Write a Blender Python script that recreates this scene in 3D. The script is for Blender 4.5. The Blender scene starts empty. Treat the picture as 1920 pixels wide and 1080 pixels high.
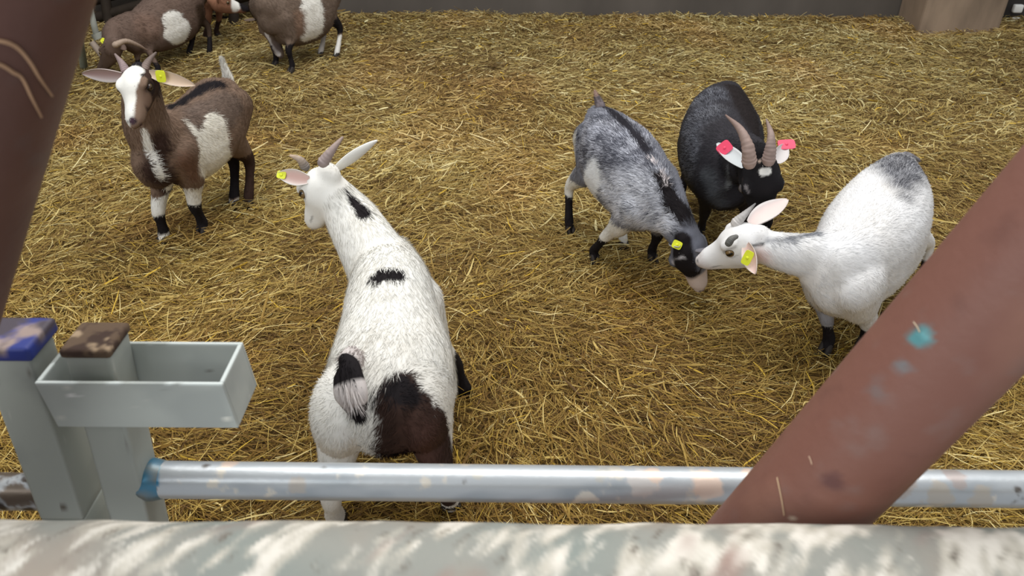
import bpy, math, random
import numpy as np
from mathutils import Vector
from mathutils.bvhtree import BVHTree

# ------------------------------------------------------------------ camera, world, lights, exposure
SC = bpy.context.scene
COL = SC.collection
H, PITCH, ROLL, F = 1.45, math.radians(33.0), math.radians(0.4), 1450.0
cp, sp = math.cos(PITCH), math.sin(PITCH)
FW = np.array([0, cp, -sp])
R0, U0 = np.array([1.0, 0, 0]), np.array([0, sp, cp])
RT = math.cos(ROLL) * R0 + math.sin(ROLL) * U0
UP = -math.sin(ROLL) * R0 + math.cos(ROLL) * U0
CAM = np.array([0, 0, H])

cam_d = bpy.data.cameras.new('camera')
cam_d.sensor_width = 36.0
cam_d.lens = F / 1920 * 36.0
cam_d.clip_start = 0.02
cam = bpy.data.objects.new('camera', cam_d)
COL.objects.link(cam)
from mathutils import Matrix
m = Matrix(((RT[0], UP[0], -FW[0], 0), (RT[1], UP[1], -FW[1], 0), (RT[2], UP[2], -FW[2], H), (0, 0, 0, 1)))
cam.matrix_world = m
SC.camera = cam
cam_d.dof.use_dof = True
cam_d.dof.focus_distance = 2.3
cam_d.dof.aperture_fstop = 7.5

SC.view_settings.view_transform = 'Standard'
SC.view_settings.look = 'None'
SC.view_settings.gamma = 1.0
SC.view_settings.use_curve_mapping = False
SC.view_settings.exposure = 0.08

w = bpy.data.worlds.new('barn_daylight')
SC.world = w
w.use_nodes = True
wb = w.node_tree.nodes['Background']
wb.inputs[0].default_value = (0.93, 0.96, 1.0, 1)
wb.inputs[1].default_value = 0.50


def area(name, loc, rot, sx, sy, power, col=(1, 1, 1)):
    l = bpy.data.lights.new(name, 'AREA')
    l.shape = 'RECTANGLE'
    l.size, l.size_y, l.energy, l.color = sx, sy, power, col
    o = bpy.data.objects.new(name, l)
    COL.objects.link(o)
    o.location = loc
    o.rotation_euler = rot
    return o


area('roof_skylight', (0.3, 2.8, 4.6), (0, 0, 0), 5.0, 3.0, 215, (1.0, 0.98, 0.95))
area('open_barn_side', (-2.5, -2.6, 3.2), (math.radians(58), 0, math.radians(-35)), 3.0, 2.0, 120, (0.95, 0.98, 1.0))


# ------------------------------------------------------------------ placement helpers
def ray(px, py):
    d = FW * F + RT * (px - 960.0) + UP * (540.0 - py)
    return d / np.linalg.norm(d)


def P(px, py, z=None, Y=None):
    """the point of the pen that shows at this place of the photo, on the height z or on the plane y=Y"""
    d = ray(px, py)
    t = (z - H) / d[2] if z is not None else Y / d[1]
    return CAM + d * t


def depth(p):
    return float(np.dot(np.asarray(p) - CAM, FW))


def nrm(v):
    v = np.asarray(v, float)
    return v / (np.linalg.norm(v) + 1e-12)


def srgb(r, g, b):
    out = []
    for c in (r, g, b):
        c /= 255.0
        out.append(c / 12.92 if c <= 0.04045 else ((c + 0.055) / 1.055) ** 2.4)
    return np.array(out)


# ------------------------------------------------------------------ numpy value noise
def _hash(ix, iy, iz, seed):
    n = (ix * 374761393 + iy * 668265263 + iz * 2147483647 + seed * 974634777) & 0xFFFFFFFF
    n = ((n ^ (n >> 13)) * 1274126177) & 0xFFFFFFFF
    n = (n ^ (n >> 16)) & 0xFFFFFFFF
    return n / 4294967295.0


def vnoise(p, freq, seed=0):
    q = np.asarray(p, float) * freq + 1000.0
    i = np.floor(q).astype(np.int64)
    f = q - i
    f = f * f * (3 - 2 * f)
    r = 0
    for dx in (0, 1):
        for dy in (0, 1):
            for dz in (0, 1):
                wgt = (f[:, 0] if dx else 1 - f[:, 0]) * (f[:, 1] if dy else 1 - f[:, 1]) * (f[:, 2] if dz else 1 - f[:, 2])
                r = r + wgt * _hash(i[:, 0] + dx, i[:, 1] + dy, i[:, 2] + dz, seed)
    return r


ROTM = np.array([[0.36, 0.48, -0.8], [-0.8, 0.6, 0.0], [0.48, 0.64, 0.6]])


def fbm(p, freq, seed=0, oct=3):
    r, a, s = 0, 1.0, 0
    p = np.asarray(p, float)
    for k in range(oct):
        p = p @ ROTM + 0.37
        r = r + a * vnoise(p, freq * 2 ** k, seed + k * 7)
        s += a
        a *= 0.5
    return r / s


# ------------------------------------------------------------------ mesh helpers
def mesh_from(name, V, Fc, mat=None, colors=None, smooth=True):
    me = bpy.data.meshes.new(name)
    V = np.asarray(V, dtype=np.float32)
    if isinstance(Fc, np.ndarray):
        k = Fc.shape[1]
        nf = len(Fc)
        me.vertices.add(len(V))
        me.vertices.foreach_set('co', V.ravel())
        me.loops.add(nf * k)
        me.loops.foreach_set('vertex_index', Fc.astype(np.int32).ravel())
        me.polygons.add(nf)
        me.polygons.foreach_set('loop_start', np.arange(0, nf * k, k, dtype=np.int32))
        me.update(calc_edges=True)
    else:
        me.from_pydata(V.tolist(), [], Fc)
        me.update()
    if smooth:
        me.polygons.foreach_set('use_smooth', np.ones(len(me.polygons), dtype=bool))
    if colors is not None:
        at = me.color_attributes.new('Col', 'FLOAT_COLOR', 'POINT')
        c4 = np.ones((len(V), 4), dtype=np.float32)
        c4[:, :3] = colors
        at.data.foreach_set('color', c4.ravel())
    if mat:
        me.materials.append(mat)
    return me


def link(name, me, parent=None, loc=None):
    o = bpy.data.objects.new(name, me)
    COL.objects.link(o)
    if parent is not None:
        o.parent = parent
    if loc is not None:
        o.location = loc
    return o


def tag(o, label=None, cat=None, group=None, kind=None):
    if label:
        o['label'] = label
    if cat:
        o['category'] = cat
    if group:
        o['group'] = group
    if kind:
        o['kind'] = kind
    return o


def spline(pts, sub=6):
    """Catmull-Rom through rows of numbers"""
    A = np.asarray(pts, float)
    if len(A) == 2:
        t = np.linspace(0, 1, sub + 1)[:, None]
        return A[0] * (1 - t) + A[1] * t
    E = np.vstack([2 * A[0] - A[1], A, 2 * A[-1] - A[-2]])
    out = []
    for i in range(1, len(E) - 2):
        p0, p1, p2, p3 = E[i - 1], E[i], E[i + 1], E[i + 2]
        for j in range(sub):
            t = j / sub
            out.append(0.5 * ((2 * p1) + (-p0 + p2) * t + (2 * p0 - 5 * p1 + 4 * p2 - p3) * t * t + (-p0 + 3 * p1 - 3 * p2 + p3) * t ** 3))
    out.append(A[-1])
    return np.array(out)


def loft(rows, up=(0, 0, 1), seg=18, sub=6, cap=True, power=2.0):
    """rows: x,y,z,half width,half height.  Returns verts, quads, axis rows"""
    S = spline(rows, sub)
    S[:, 3:5] = np.maximum(S[:, 3:5], 0.0006)
    c = S[:, :3]
    T = np.gradient(c, axis=0)
    T = T / (np.linalg.norm(T, axis=1, keepdims=True) + 1e-9)
    up = np.asarray(up, float)
    rings = []

    def ring(ci, ti, a, b):
        s = nrm(np.cross(up, ti))
        u = nrm(np.cross(ti, s))
        r = []
        for k in range(seg):
            th = 2 * math.pi * k / seg
            ct, st = math.cos(th), math.sin(th)
            if power != 2.0:
                ct = math.copysign(abs(ct) ** (2 / power), ct)
                st = math.copysign(abs(st) ** (2 / power), st)
            r.append(ci + s * a * ct + u * b * st)
        return r
    if cap:
        m0 = min(S[0, 3], S[0, 4])
        for q in (1.0, 0.8, 0.45):
            k = math.sqrt(max(0, 1 - q * q)) if q < 1 else 0.12
            rings.append(ring(c[0] - T[0] * m0 * q, T[0], S[0, 3] * k, S[0, 4] * k))
    for i in range(len(S)):
        rings.append(ring(c[i], T[i], S[i, 3], S[i, 4]))
    if cap:
        m1 = min(S[-1, 3], S[-1, 4])
        for q in (0.45, 0.8, 1.0):
            k = math.sqrt(max(0, 1 - q * q)) if q < 1 else 0.12
            rings.append(ring(c[-1] + T[-1] * m1 * q, T[-1], S[-1, 3] * k, S[-1, 4] * k))
    V = np.array([p for r in rings for p in r])
    Fs = []
    n = len(rings)
    for i in range(n - 1):
        for k in range(seg):
            a, b = i * seg + k, i * seg + (k + 1) % seg
            Fs.append([a, b, b + seg, a + seg])
    Fs.append(list(range(seg))[::-1])
    Fs.append(list(range((n - 1) * seg, n * seg)))
    return V, Fs, S, T


def ball(c, r, seg=14, rings=9, axes=None):
    """ellipsoid: r may be 3 radii along axes"""
    c = np.asarray(c, float)
    r = np.ones(3) * r
    A = np.eye(3) if axes is None else np.array(axes)
    V, Fs = [], []
    for i in range(rings + 1):
        ph = math.pi * i / rings
        for k in range(seg):
            th = 2 * math.pi * k / seg
            l = np.array([math.sin(ph) * math.cos(th), math.sin(ph) * math.sin(th), math.cos(ph)]) * r
            V.append(c + l @ A)
    for i in range(rings):
        for k in range(seg):
            a, b = i * seg + k, i * seg + (k + 1) % seg
            if i == 0:
                Fs.append([a, a + seg, b + seg])
            elif i == rings - 1:
                Fs.append([a, a + seg, b])
            else:
                Fs.append([a, a + seg, b + seg, b])
    return np.array(V), Fs


def join(parts):
    V, Fs, n = [], [], 0
    for v, f in parts:
        V.append(v)
        Fs += [[i + n for i in q] for q in f]
        n += len(v)
    return np.vstack(V), Fs


# ------------------------------------------------------------------ materials
def new_mat(name):
    mt = bpy.data.materials.new(name)
    mt.use_nodes = True
    nt = mt.node_tree
    return mt, nt, nt.nodes['Principled BSDF']


def attr_mat(name, rough=0.8, spec=0.2, bump=0.0, bscale=200, metallic=0.0, coat=0.0):
    mt, nt, b = new_mat(name)
    a = nt.nodes.new('ShaderNodeAttribute')
    a.attribute_name = 'Col'
    nt.links.new(a.outputs['Color'], b.inputs['Base Color'])
    b.inputs['Roughness'].default_value = rough
    b.inputs['Specular IOR Level'].default_value = spec
    b.inputs['Metallic'].default_value = metallic
    if bump:
        tc = nt.nodes.new('ShaderNodeTexCoord')
        nz = nt.nodes.new('ShaderNodeTexNoise')
        nz.inputs['Scale'].default_value = bscale
        nz.inputs['Detail'].default_value = 4
        bp = nt.nodes.new('ShaderNodeBump')
        bp.inputs['Strength'].default_value = bump
        bp.inputs['Distance'].default_value = 0.003
        nt.links.new(tc.outputs['Object'], nz.inputs['Vector'])
        nt.links.new(nz.outputs['Fac'], bp.inputs['Height'])
        nt.links.new(bp.outputs['Normal'], b.inputs['Normal'])
    return mt


def plain_mat(name, col, rough=0.7, spec=0.3, metallic=0.0, var=0.0, scale=20, stretch=(1, 1, 1), bump=0.0):
    mt, nt, b = new_mat(name)
    b.inputs['Roughness'].default_value = rough
    b.inputs['Specular IOR Level'].default_value = spec
    b.inputs['Metallic'].default_value = metallic
    col = np.asarray(col)
    tc = nt.nodes.new('ShaderNodeTexCoord')
    mp = nt.nodes.new('ShaderNodeMapping')
    mp.inputs['Scale'].default_value = stretch
    nz = nt.nodes.new('ShaderNodeTexNoise')
    nz.inputs['Scale'].default_value = scale
    nz.inputs['Detail'].default_value = 6
    cr = nt.nodes.new('ShaderNodeValToRGB')
    lo, hi = np.clip(col * (1 - var), 0, 1), np.clip(col * (1 + var), 0, 1)
    cr.color_ramp.elements[0].position = 0.35
    cr.color_ramp.elements[1].position = 0.65
    cr.color_ramp.elements[0].color = (*lo, 1)
    cr.color_ramp.elements[1].color = (*hi, 1)
    nt.links.new(tc.outputs['Object'], mp.inputs['Vector'])
    nt.links.new(mp.outputs['Vector'], nz.inputs['Vector'])
    nt.links.new(nz.outputs['Fac'], cr.inputs['Fac'])
    nt.links.new(cr.outputs['Color'], b.inputs['Base Color'])
    if bump:
        bp = nt.nodes.new('ShaderNodeBump')
        bp.inputs['Strength'].default_value = bump
        bp.inputs['Distance'].default_value = 0.004
        nt.links.new(nz.outputs['Fac'], bp.inputs['Height'])
        nt.links.new(bp.outputs['Normal'], b.inputs['Normal'])
    return mt


M = {}
M['coat'] = attr_mat('goat_coat', 0.85, 0.15)
M['ear'] = attr_mat('goat_ear_skin', 0.7, 0.2)
M['eye'] = attr_mat('goat_eye', 0.15, 0.5)
M['horn'] = attr_mat('goat_horn', 0.55, 0.3)
M['hoof'] = plain_mat('goat_hoof', srgb(48, 42, 38), 0.6, 0.3, var=0.25, scale=60)
M['straw'] = attr_mat('straw_stalk', 0.62, 0.3)
M['yellow_tag'] = plain_mat('yellow_tag_plastic', srgb(226, 232, 50), 0.4, 0.4, var=0.05)
M['pink_tag'] = plain_mat('pink_tag_plastic', srgb(238, 78, 110), 0.4, 0.4, var=0.05)
M['galv'] = attr_mat('galvanised_pipe', 0.36, 0.5, 0.12, 90, metallic=0.45)
M['paint_steel'] = attr_mat('grey_painted_steel', 0.55, 0.35, 0.1, 60, metallic=0.0)
M['rust'] = attr_mat('red_oxide_pipe', 0.55, 0.4, 0.25, 70)
M['crust'] = attr_mat('soiled_rail', 0.8, 0.25, 0.6, 45)


# ------------------------------------------------------------------ straw floor
def ground_h(x, y):
    p = np.stack([x, y, np.zeros_like(x)], 1)
    return 0.05 * (fbm(p, 1.6, 3, 2) - 0.5) + 0.025 * (vnoise(p, 7.0, 9) - 0.5) - 0.004


def build_ground():
    xs = np.linspace(-5.2, 5.6, 360)
    ys = np.linspace(0.3, 6.3, 220)
    X, Yg = np.meshgrid(xs, ys)
    x, y = X.ravel(), Yg.ravel()
    z = ground_h(x, y) + 0.012 * (vnoise(np.stack([x, y, x * 0], 1), 22, 5) - 0.5)
    n, mth = len(xs), len(ys)
    idx = np.arange(n * mth).reshape(mth, n)
    Fq = np.stack([idx[:-1, :-1].ravel(), idx[:-1, 1:].ravel(), idx[1:, 1:].ravel(), idx[1:, :-1].ravel()], 1)
    mt, nt, b = new_mat('trodden_straw')
    tc = nt.nodes.new('ShaderNodeTexCoord')
    nz = nt.nodes.new('ShaderNodeTexNoise')
    nz.inputs['Scale'].default_value = 45
    nz.inputs['Detail'].default_value = 8
    nz.inputs['Distortion'].default_value = 1.5
    cr = nt.nodes.new('ShaderNodeValToRGB')
    e = cr.color_ramp.elements
    e[0].position, e[0].color = 0.3, (*srgb(62, 44, 20), 1)
    e[1].position, e[1].color = 0.7, (*srgb(142, 112, 54), 1)
    bp = nt.nodes.new('ShaderNodeBump')
    bp.inputs['Strength'].default_value = 0.8
    bp.inputs['Distance'].default_value = 0.01
    nt.links.new(tc.outputs['Object'], nz.inputs['Vector'])
    nt.links.new(nz.outputs['Fac'], cr.inputs['Fac'])
    nt.links.new(cr.outputs['Color'], b.inputs['Base Color'])
    nt.links.new(nz.outputs['Fac'], bp.inputs['Height'])
    nt.links.new(bp.outputs['Normal'], b.inputs['Normal'])
    b.inputs['Roughness'].default_value = 0.9
    o = link('floor', mesh_from('floor', np.stack([x, y, z], 1), Fq, mt))
    tag(o, 'trodden brown straw floor of the goat pen', kind='structure')


def build_straw():
    rng = np.random.default_rng(11)
    xs, ys = [], []
    for (y0, y1, dens) in ((0.62, 1.4, 17000), (1.4, 2.3, 14000), (2.3, 3.4, 9500), (3.4, 4.6, 6000), (4.6, 5.98, 5600)):
        hw = 0.66 * (y1 * cp + 0.8) + 0.45
        n = int(dens * (y1 - y0) * 2 * hw)
        xs.append(rng.uniform(-hw, hw, n))
        ys.append(rng.uniform(y0, y1, n))
    x, y = np.concatenate(xs), np.concatenate(ys)
    n = len(x)
    p0 = np.stack([x, y, x * 0], 1)
    # heading: mostly across the view with local swirls
    swirl = (vnoise(p0, 2.2, 21) - 0.5) * 3.0 - 0.25
    th = swirl + rng.normal(0, 0.62, n)
    rnd = rng.random(n) < 0.25
    th[rnd] = rng.uniform(0, math.pi, rnd.sum())
    L = np.clip(rng.lognormal(math.log(0.058), 0.5, n), 0.018, 0.19)
    wd = np.clip(rng.lognormal(math.log(0.00098), 0.42, n), 0.0007, 0.0042)
    wd *= 0.72 + 0.27 * y
    L *= np.clip(1.12 - 0.09 * y, 0.6, 1.1)
    pitch = rng.normal(0.03, 0.20, n)
    bend = rng.normal(0, 0.30, n)
    roll = rng.uniform(-1.0, 1.0, n)
    zc = ground_h(x, y) + rng.beta(1.6, 2.2, n) * 0.030 + 0.003
    zc += np.abs(np.sin(pitch)) * L * 0.35
    K = 4
    pts = []
    for k in range(K):
        s = k / (K - 1) - 0.5
        a = th + bend * s
        pts.append(np.stack([x + np.cos(a) * s * L * np.cos(pitch), y + np.sin(a) * s * L * np.cos(pitch),
                             zc + np.sin(pitch) * s * L - bend * bend * s * s * L * 0.5], 1))
    pts = np.array(pts)  # K,n,3
    side = np.stack([-np.sin(th) * np.cos(roll), np.cos(th) * np.cos(roll), np.sin(roll)], 1) * wd[:, None]
    lift = np.stack([np.zeros(n), np.zeros(n), wd * 0.8], 1)
    V = np.zeros((n, K, 3, 3), np.float32)
    for k in range(K):
        ww = 1.0 if 0 < k < K - 1 else 0.55
        V[:, k, 0] = pts[k] - side * ww
        V[:, k, 1] = pts[k] + lift
        V[:, k, 2] = pts[k] + side * ww
    base = (np.arange(n) * K * 3)[:, None]
    fl = []
    for k in range(K - 1):
        for j in (0, 1):
            a = k * 3 + j
            fl.append(np.stack([base[:, 0] + a, base[:, 0] + a + 1, base[:, 0] + a + 4, base[:, 0] + a + 3], 1))
    Fq = np.concatenate(fl)
    # colour per stalk
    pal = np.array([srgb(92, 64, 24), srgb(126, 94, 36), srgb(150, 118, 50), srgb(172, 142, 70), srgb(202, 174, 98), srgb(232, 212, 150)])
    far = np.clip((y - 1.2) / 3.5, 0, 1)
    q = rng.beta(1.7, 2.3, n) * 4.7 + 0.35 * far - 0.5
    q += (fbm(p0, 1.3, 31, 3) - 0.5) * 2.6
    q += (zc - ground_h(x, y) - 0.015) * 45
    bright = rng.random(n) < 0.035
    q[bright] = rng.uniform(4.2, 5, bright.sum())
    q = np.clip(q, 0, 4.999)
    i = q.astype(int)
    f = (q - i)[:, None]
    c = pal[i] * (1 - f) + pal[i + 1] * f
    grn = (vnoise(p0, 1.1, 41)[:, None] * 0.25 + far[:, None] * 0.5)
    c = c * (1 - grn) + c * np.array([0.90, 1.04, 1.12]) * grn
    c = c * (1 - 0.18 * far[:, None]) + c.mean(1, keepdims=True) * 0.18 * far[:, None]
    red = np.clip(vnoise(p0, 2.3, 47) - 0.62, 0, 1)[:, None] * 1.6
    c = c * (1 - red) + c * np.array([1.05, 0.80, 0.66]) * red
    yel = rng.random(n) < 0.02
    c[yel] = srgb(206, 170, 62)
    C = np.repeat(c, K * 3, axis=0)
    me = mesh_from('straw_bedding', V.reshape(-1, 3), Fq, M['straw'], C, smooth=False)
    tag(link('straw_bedding', me), 'loose golden straw bedding covering the whole pen floor', 'straw', kind='stuff')


build_ground()
build_straw()


# ------------------------------------------------------------------ rear wall and post
wm = plain_mat('rear_wall_concrete', srgb(92, 86, 80), 0.85, 0.2, var=0.16, scale=2.5, stretch=(1, 1, 0.4), bump=0.1)


def box_mesh(x0, x1, y0, y1, z0, z1, bev=0.0):
    import bmesh
    bm = bmesh.new()
    bmesh.ops.create_cube(bm, size=1)
    for v in bm.verts:
        v.co = Vector(((x0 + x1) / 2 + v.co.x * (x1 - x0), (y0 + y1) / 2 + v.co.y * (y1 - y0), (z0 + z1) / 2 + v.co.z * (z1 - z0)))
    if bev:
        bmesh.ops.bevel(bm, geom=bm.edges[:], offset=bev, segments=3, affect='EDGES', profile=0.5)
    V = np.array([v.co[:] for v in bm.verts])
    for i, v in enumerate(bm.verts):
        v.index = i
    Fs = [[v.index for v in f.verts] for f in bm.faces]
    bm.free()
    return V, Fs


V, Fs = box_mesh(-5.2, 5.6, 6.03, 6.18, -0.1, 2.2)
tag(link('wall_back', mesh_from('wall_back', V, Fs, wm, smooth=False)), 'dark grey concrete wall at the back of the pen', kind='structure')
V, Fs = box_mesh(-5.35, -5.2, -0.6, 6.18, -0.1, 2.2)
tag(link('wall_left', mesh_from('wall_left', V, Fs, wm, smooth=False)), 'dark grey concrete wall on the left of the pen', kind='structure')
pm = plain_mat('stained_post_concrete', srgb(140, 122, 104), 0.85, 0.2, var=0.30, scale=3.0, stretch=(1.6, 1, 0.5), bump=0.2)
pa, pb = P(1702, 46, z=0.0), P(1846, 46, z=0.0)
V, Fs = box_mesh(pa[0], pb[0], 5.62, 6.02, -0.05, 2.2, 0.03)
tag(link('roof_post', mesh_from('roof_post', V, Fs, pm, smooth=False)), 'broad stained brown and grey post standing against the back wall', 'post')


dk_ = plain_mat('dark_panel_coat', srgb(58, 54, 52), 0.7, 0.3, var=0.2, scale=4)
dx = P(1858, 40, Y=5.98)[0]
V, Fs = box_mesh(dx, dx + 1.3, 5.96, 6.03, -0.05, 2.0, 0.01)  # plain dark panel filling the dark area right of the post
dr_ = tag(link('dark_panel', mesh_from('dark_panel', V, Fs, dk_, smooth=False)), 'dark panel right of the stained post', kind='structure')
hp_ = P(1908, 16, Y=5.94)
V, Fs = box_mesh(hp_[0] - .035, hp_[0] + .035, 5.92, 5.96, hp_[2] - .03, hp_[2] + .03, 0.012)
V2, F2 = box_mesh(hp_[0] - .02, hp_[0] + .045, 5.93, 5.96, hp_[2] - .085, hp_[2] - .065, 0.006)
V, Fs = join([(V, Fs), (V2, F2)]) if 'join' in globals() else (V, Fs)
link('glint_block', mesh_from('glint_block', V, Fs, plain_mat('glint_white', srgb(240, 240, 236), 0.4)), dr_)  # white blocks added to stand in for bright glints


# ------------------------------------------------------------------ goats
def voxel_body(V, Fs, size, soft=None):
    me = bpy.data.meshes.new('tmp')
    me.from_pydata(V.tolist(), [], Fs)
    me.update()
    o = bpy.data.objects.new('tmp', me)
    COL.objects.link(o)
    md = o.modifiers.new('r', 'REMESH')
    md.mode = 'VOXEL'
    md.voxel_size = size
    md.adaptivity = 0.0
    dg = bpy.context.evaluated_depsgraph_get()
    dg.update()
    ev = o.evaluated_get(dg).to_mesh()
    nv = len(ev.vertices)
    co = np.zeros(nv * 3, np.float32)
    ev.vertices.foreach_get('co', co)
    quads = np.array([list(p.vertices) for p in ev.polygons if len(p.vertices) == 4], dtype=np.int32)
    ed = np.zeros(len(ev.edges) * 2, np.int32)
    ev.edges.foreach_get('vertices', ed)
    o.evaluated_get(dg).to_mesh_clear()
    bpy.data.objects.remove(o)
    bpy.data.meshes.remove(me)
    co = co.reshape(-1, 3).astype(float)
    ed = ed.reshape(-1, 2)
    deg = np.zeros(nv)
    np.add.at(deg, ed[:, 0], 1)
    np.add.at(deg, ed[:, 1], 1)
    deg = np.maximum(deg, 1)[:, None]
    for it in range(13):
        for lam in (0.55, -0.40):
            s = np.zeros_like(co)
            np.add.at(s, ed[:, 0], co[ed[:, 1]])
            np.add.at(s, ed[:, 1], co[ed[:, 0]])
            co = co + lam * (s / deg - co)
    if soft:
        wt = np.zeros(nv)
        for c, r in soft:
            wt = np.maximum(wt, np.clip(1.5 - np.linalg.norm(co - c, axis=1) / r, 0, 1))
        wt = (wt * wt * (3 - 2 * wt))[:, None]
        for it in range(60):
            for lam in (0.6, -0.5):
                s = np.zeros_like(co)
                np.add.at(s, ed[:, 0], co[ed[:, 1]])
                np.add.at(s, ed[:, 1], co[ed[:, 0]])
                co = co + wt * lam * (s / deg - co)
    return co, quads


WHITE = srgb(234, 232, 225)
BLACK = srgb(30, 26, 28)


class Goat:
    def __init__(g, spec):
        g.s = spec
        g.lofts = []       # (V,F) closed solids
        g.axes = []        # (points, radius, flow, region name)
        g.build()

    def add(g, rows, up, region, flow=1, seg=18, sub=6, power=2.0, solid=True):
        V, Fs, S, T = loft(rows, up, seg, sub, True, power)
        if solid:
            g.lofts.append((V, Fs))
        g.axes.append((S[:, :3], np.maximum(S[:, 3], S[:, 4]), T * flow, region))

    def build(g):
        s = g.s
        tor = [np.array(r, float) for r in s['torso']]     # x,y,ztop,hw,hh
        rows = [[r[0], r[1], r[2] - r[4], r[3], r[4]] for r in tor]
        g.add(rows, (0, 0, 1), 'torso', 1, 22, 7, 2.25)
        # belly sag
        A = spline(rows, 6)
        n = len(A)
        fwd = nrm((A[0] - A[-1])[:3] * [1, 1, 0])
        g.fwd = fwd
        g.side = np.array([-fwd[1], fwd[0], 0])            # goat's left
        bl = s.get('belly', 0.02)
        if bl > 0:
            rr = []
            for t in (0.3, 0.45, 0.6, 0.72):
                a = A[int(t * (n - 1))]
                rr.append([a[0], a[1], a[2] - bl, a[3] * 1.02, a[4] * 0.92])
            g.add(rr, (0, 0, 1), 'torso', 1, 20, 5)
        g.A = A
        # ---- head frame
        poll, nose = np.array(s['poll'], float), np.array(s['nose'], float)
        hf = nrm(nose - poll)
        hs_hint = s.get('head_left')
        if hs_hint is not None:
            hl = np.array(hs_hint, float)
            hl = nrm(hl - hf * np.dot(hl, hf))
            hu = nrm(np.cross(hf, hl))
        else:
            upv = np.array(s.get('head_up', (0, 0, 1)), float)
            hu = nrm(upv - hf * np.dot(upv, hf))
            hl = nrm(np.cross(hu, hf))
        g.hf, g.hu, g.hl, g.poll = hf, hu, hl, poll
        Lh = np.linalg.norm(nose - poll)
        k = s.get('head_k', 1.0) * 0.19 / 0.19
        g.Lh, g.hk = Lh, k

        def hp(t, l, u):
            return poll + hf * (t * Lh) + hl * (l * k) + hu * (u * k)
        g.hp = hp
        prof = [(-0.10, .026, .030, 0.002), (0.02, .040, .044, 0.0), (0.20, .047, .051, -0.002), (0.36, .045, .050, -0.006), (0.52, .036, .042, -0.010),
                (0.68, .029, .034, -0.011), (0.83, .027, .029, -0.012), (0.95, .024, .024, -0.013), (1.0, .018, .018, -0.012)]
        rows = []
        for (t, a, b, o) in prof:
            c = hp(t, 0, o)
            rows.append([c[0], c[1], c[2], a * k, b * k])
        g.add(rows, hu, 'head', -1, 18, 5)
        # jaw, brow ridges, muzzle swell
        rows = []
        for (t, a, b, o) in ((0.18, .028, .024, -0.040), (0.40, .027, .020, -0.040), (0.65, .020, .014, -0.036), (0.90, .017, .010, -0.030)):
            c = hp(t, 0, o)
            rows.append([c[0], c[1], c[2], a * k, b * k])
        g.add(rows, hu, 'head', -1, 14, 4)
        for sg in (-1, 1):
            g.lofts.append(ball(hp(0.32, sg * 0.034, 0.028), (0.022 * k, 0.014 * k, 0.013 * k), axes=(hf, hl, hu)))
            g.lofts.append(ball(hp(0.94, sg * 0.013, -0.006), (0.013 * k, 0.010 * k, 0.010 * k), axes=(hf, hl, hu)))
        # ---- neck: chest -> poll
        a0, a1 = A[int(0.10 * n)], A[int(0.02 * n)]
        nb = np.array(s.get('neck_base', [a0[0], a0[1], a0[2] + 0.01]), float)
        nk = s.get('neck_r', (0.085, 0.105, 0.052, 0.058))
        pe = hp(0.10, 0, -0.008)
        mid = np.array(s.get('neck_mid', (nb + pe) / 2 + fwd * 0.012), float)
        rows = [[*nb, nk[0], nk[1]], [*(mid), (nk[0] + nk[2]) * 0.48, (nk[1] + nk[3]) * 0.48], [*pe, nk[2] * 0.92, nk[3] * 0.92]]
        g.nb, g.nmid, g.pe = nb, mid, pe
        g.add(rows, (fwd + np.array([0, 0, 1.0])) if abs(nrm(pe - nb)[2]) > 0.5 else (0, 0, 1), 'neck', -1, 18, 7)
        # ---- legs
        g.feet = []
        fa, ra = A[int(s.get('fs', 0.20) * n)], A[int(s.get('rs', 0.86) * n)]
        lk = s.get('leg_k', 1.0)
        for name, foot in s['feet'].items():
            foot = np.array(foot, float)
            sg = 1 if name[1] == 'L' else -1
            gx = foot * [1, 1, 0]
            if name[0] == 'F':
                sh = fa[:3] + g.side * sg * fa[3] * 0.62
                sh[2] = fa[2] + 0.0
                el = sh * 0.72 + gx * 0.28
                el[2] = sh[2] * 0.66
                el = el - fwd * 0.02
                kn = sh * 0.25 + gx * 0.75
                kn[2] = foot[2] + 0.135 * lk
                kn = kn + fwd * 0.012
                ft = gx + np.array([0, 0, foot[2] + 0.045])
                hoof = gx + fwd * 0.010 + np.array([0, 0, foot[2] + 0.022])
                rows = [[*sh, .050, .062], [*el, .036, .044], [*((el + kn) / 2), .024 * lk, .028 * lk], [*kn, .0205 * lk, .0215 * lk],
                        [*((kn + ft) / 2), .0145 * lk, .016 * lk], [*ft, .0175 * lk, .019 * lk], [*hoof, .0165 * lk, .018 * lk]]
            else:
                sh = ra[:3] + g.side * sg * ra[3] * s.get('hip_out', 0.55)
                hr = s.get('hip_r', (.062, .085))
                sh[2] = ra[2] + 0.01
                st = sh * 0.68 + gx * 0.32
                st[2] = sh[2] * 0.74
                st = st + fwd * 0.045
                hk = sh * 0.22 + gx * 0.78
                hk[2] = foot[2] + 0.175 * lk
                hk = hk - fwd * 0.045
                ft = gx + np.array([0, 0, foot[2] + 0.045])
                hoof = gx + fwd * 0.012 + np.array([0, 0, foot[2] + 0.022])
                rows = [[*sh, *hr], [*st, .046, .062], [*((st + hk) / 2 - fwd * 0.0), .031 * lk, .040 * lk], [*hk, .0205 * lk, .024 * lk],
                        [*((hk + ft) / 2 - fwd * 0.008), .0150 * lk, .017 * lk], [*ft, .018 * lk, .0195 * lk], [*hoof, .017 * lk, .018 * lk]]
            th = s.get('thick', {}).get(name, 1.0)
            rows = [r[:3] + [r[3] * th, r[4] * th] for r in rows]
            g.add(rows, fwd, name, 1, 14, 5)
            g.feet.append((foot, sg, th * lk))
        for c, r in s.get('lumps', []):
            g.lofts.append(ball(c, r))
        # ---- tail joins the body
        tl = s.get('tail')
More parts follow.
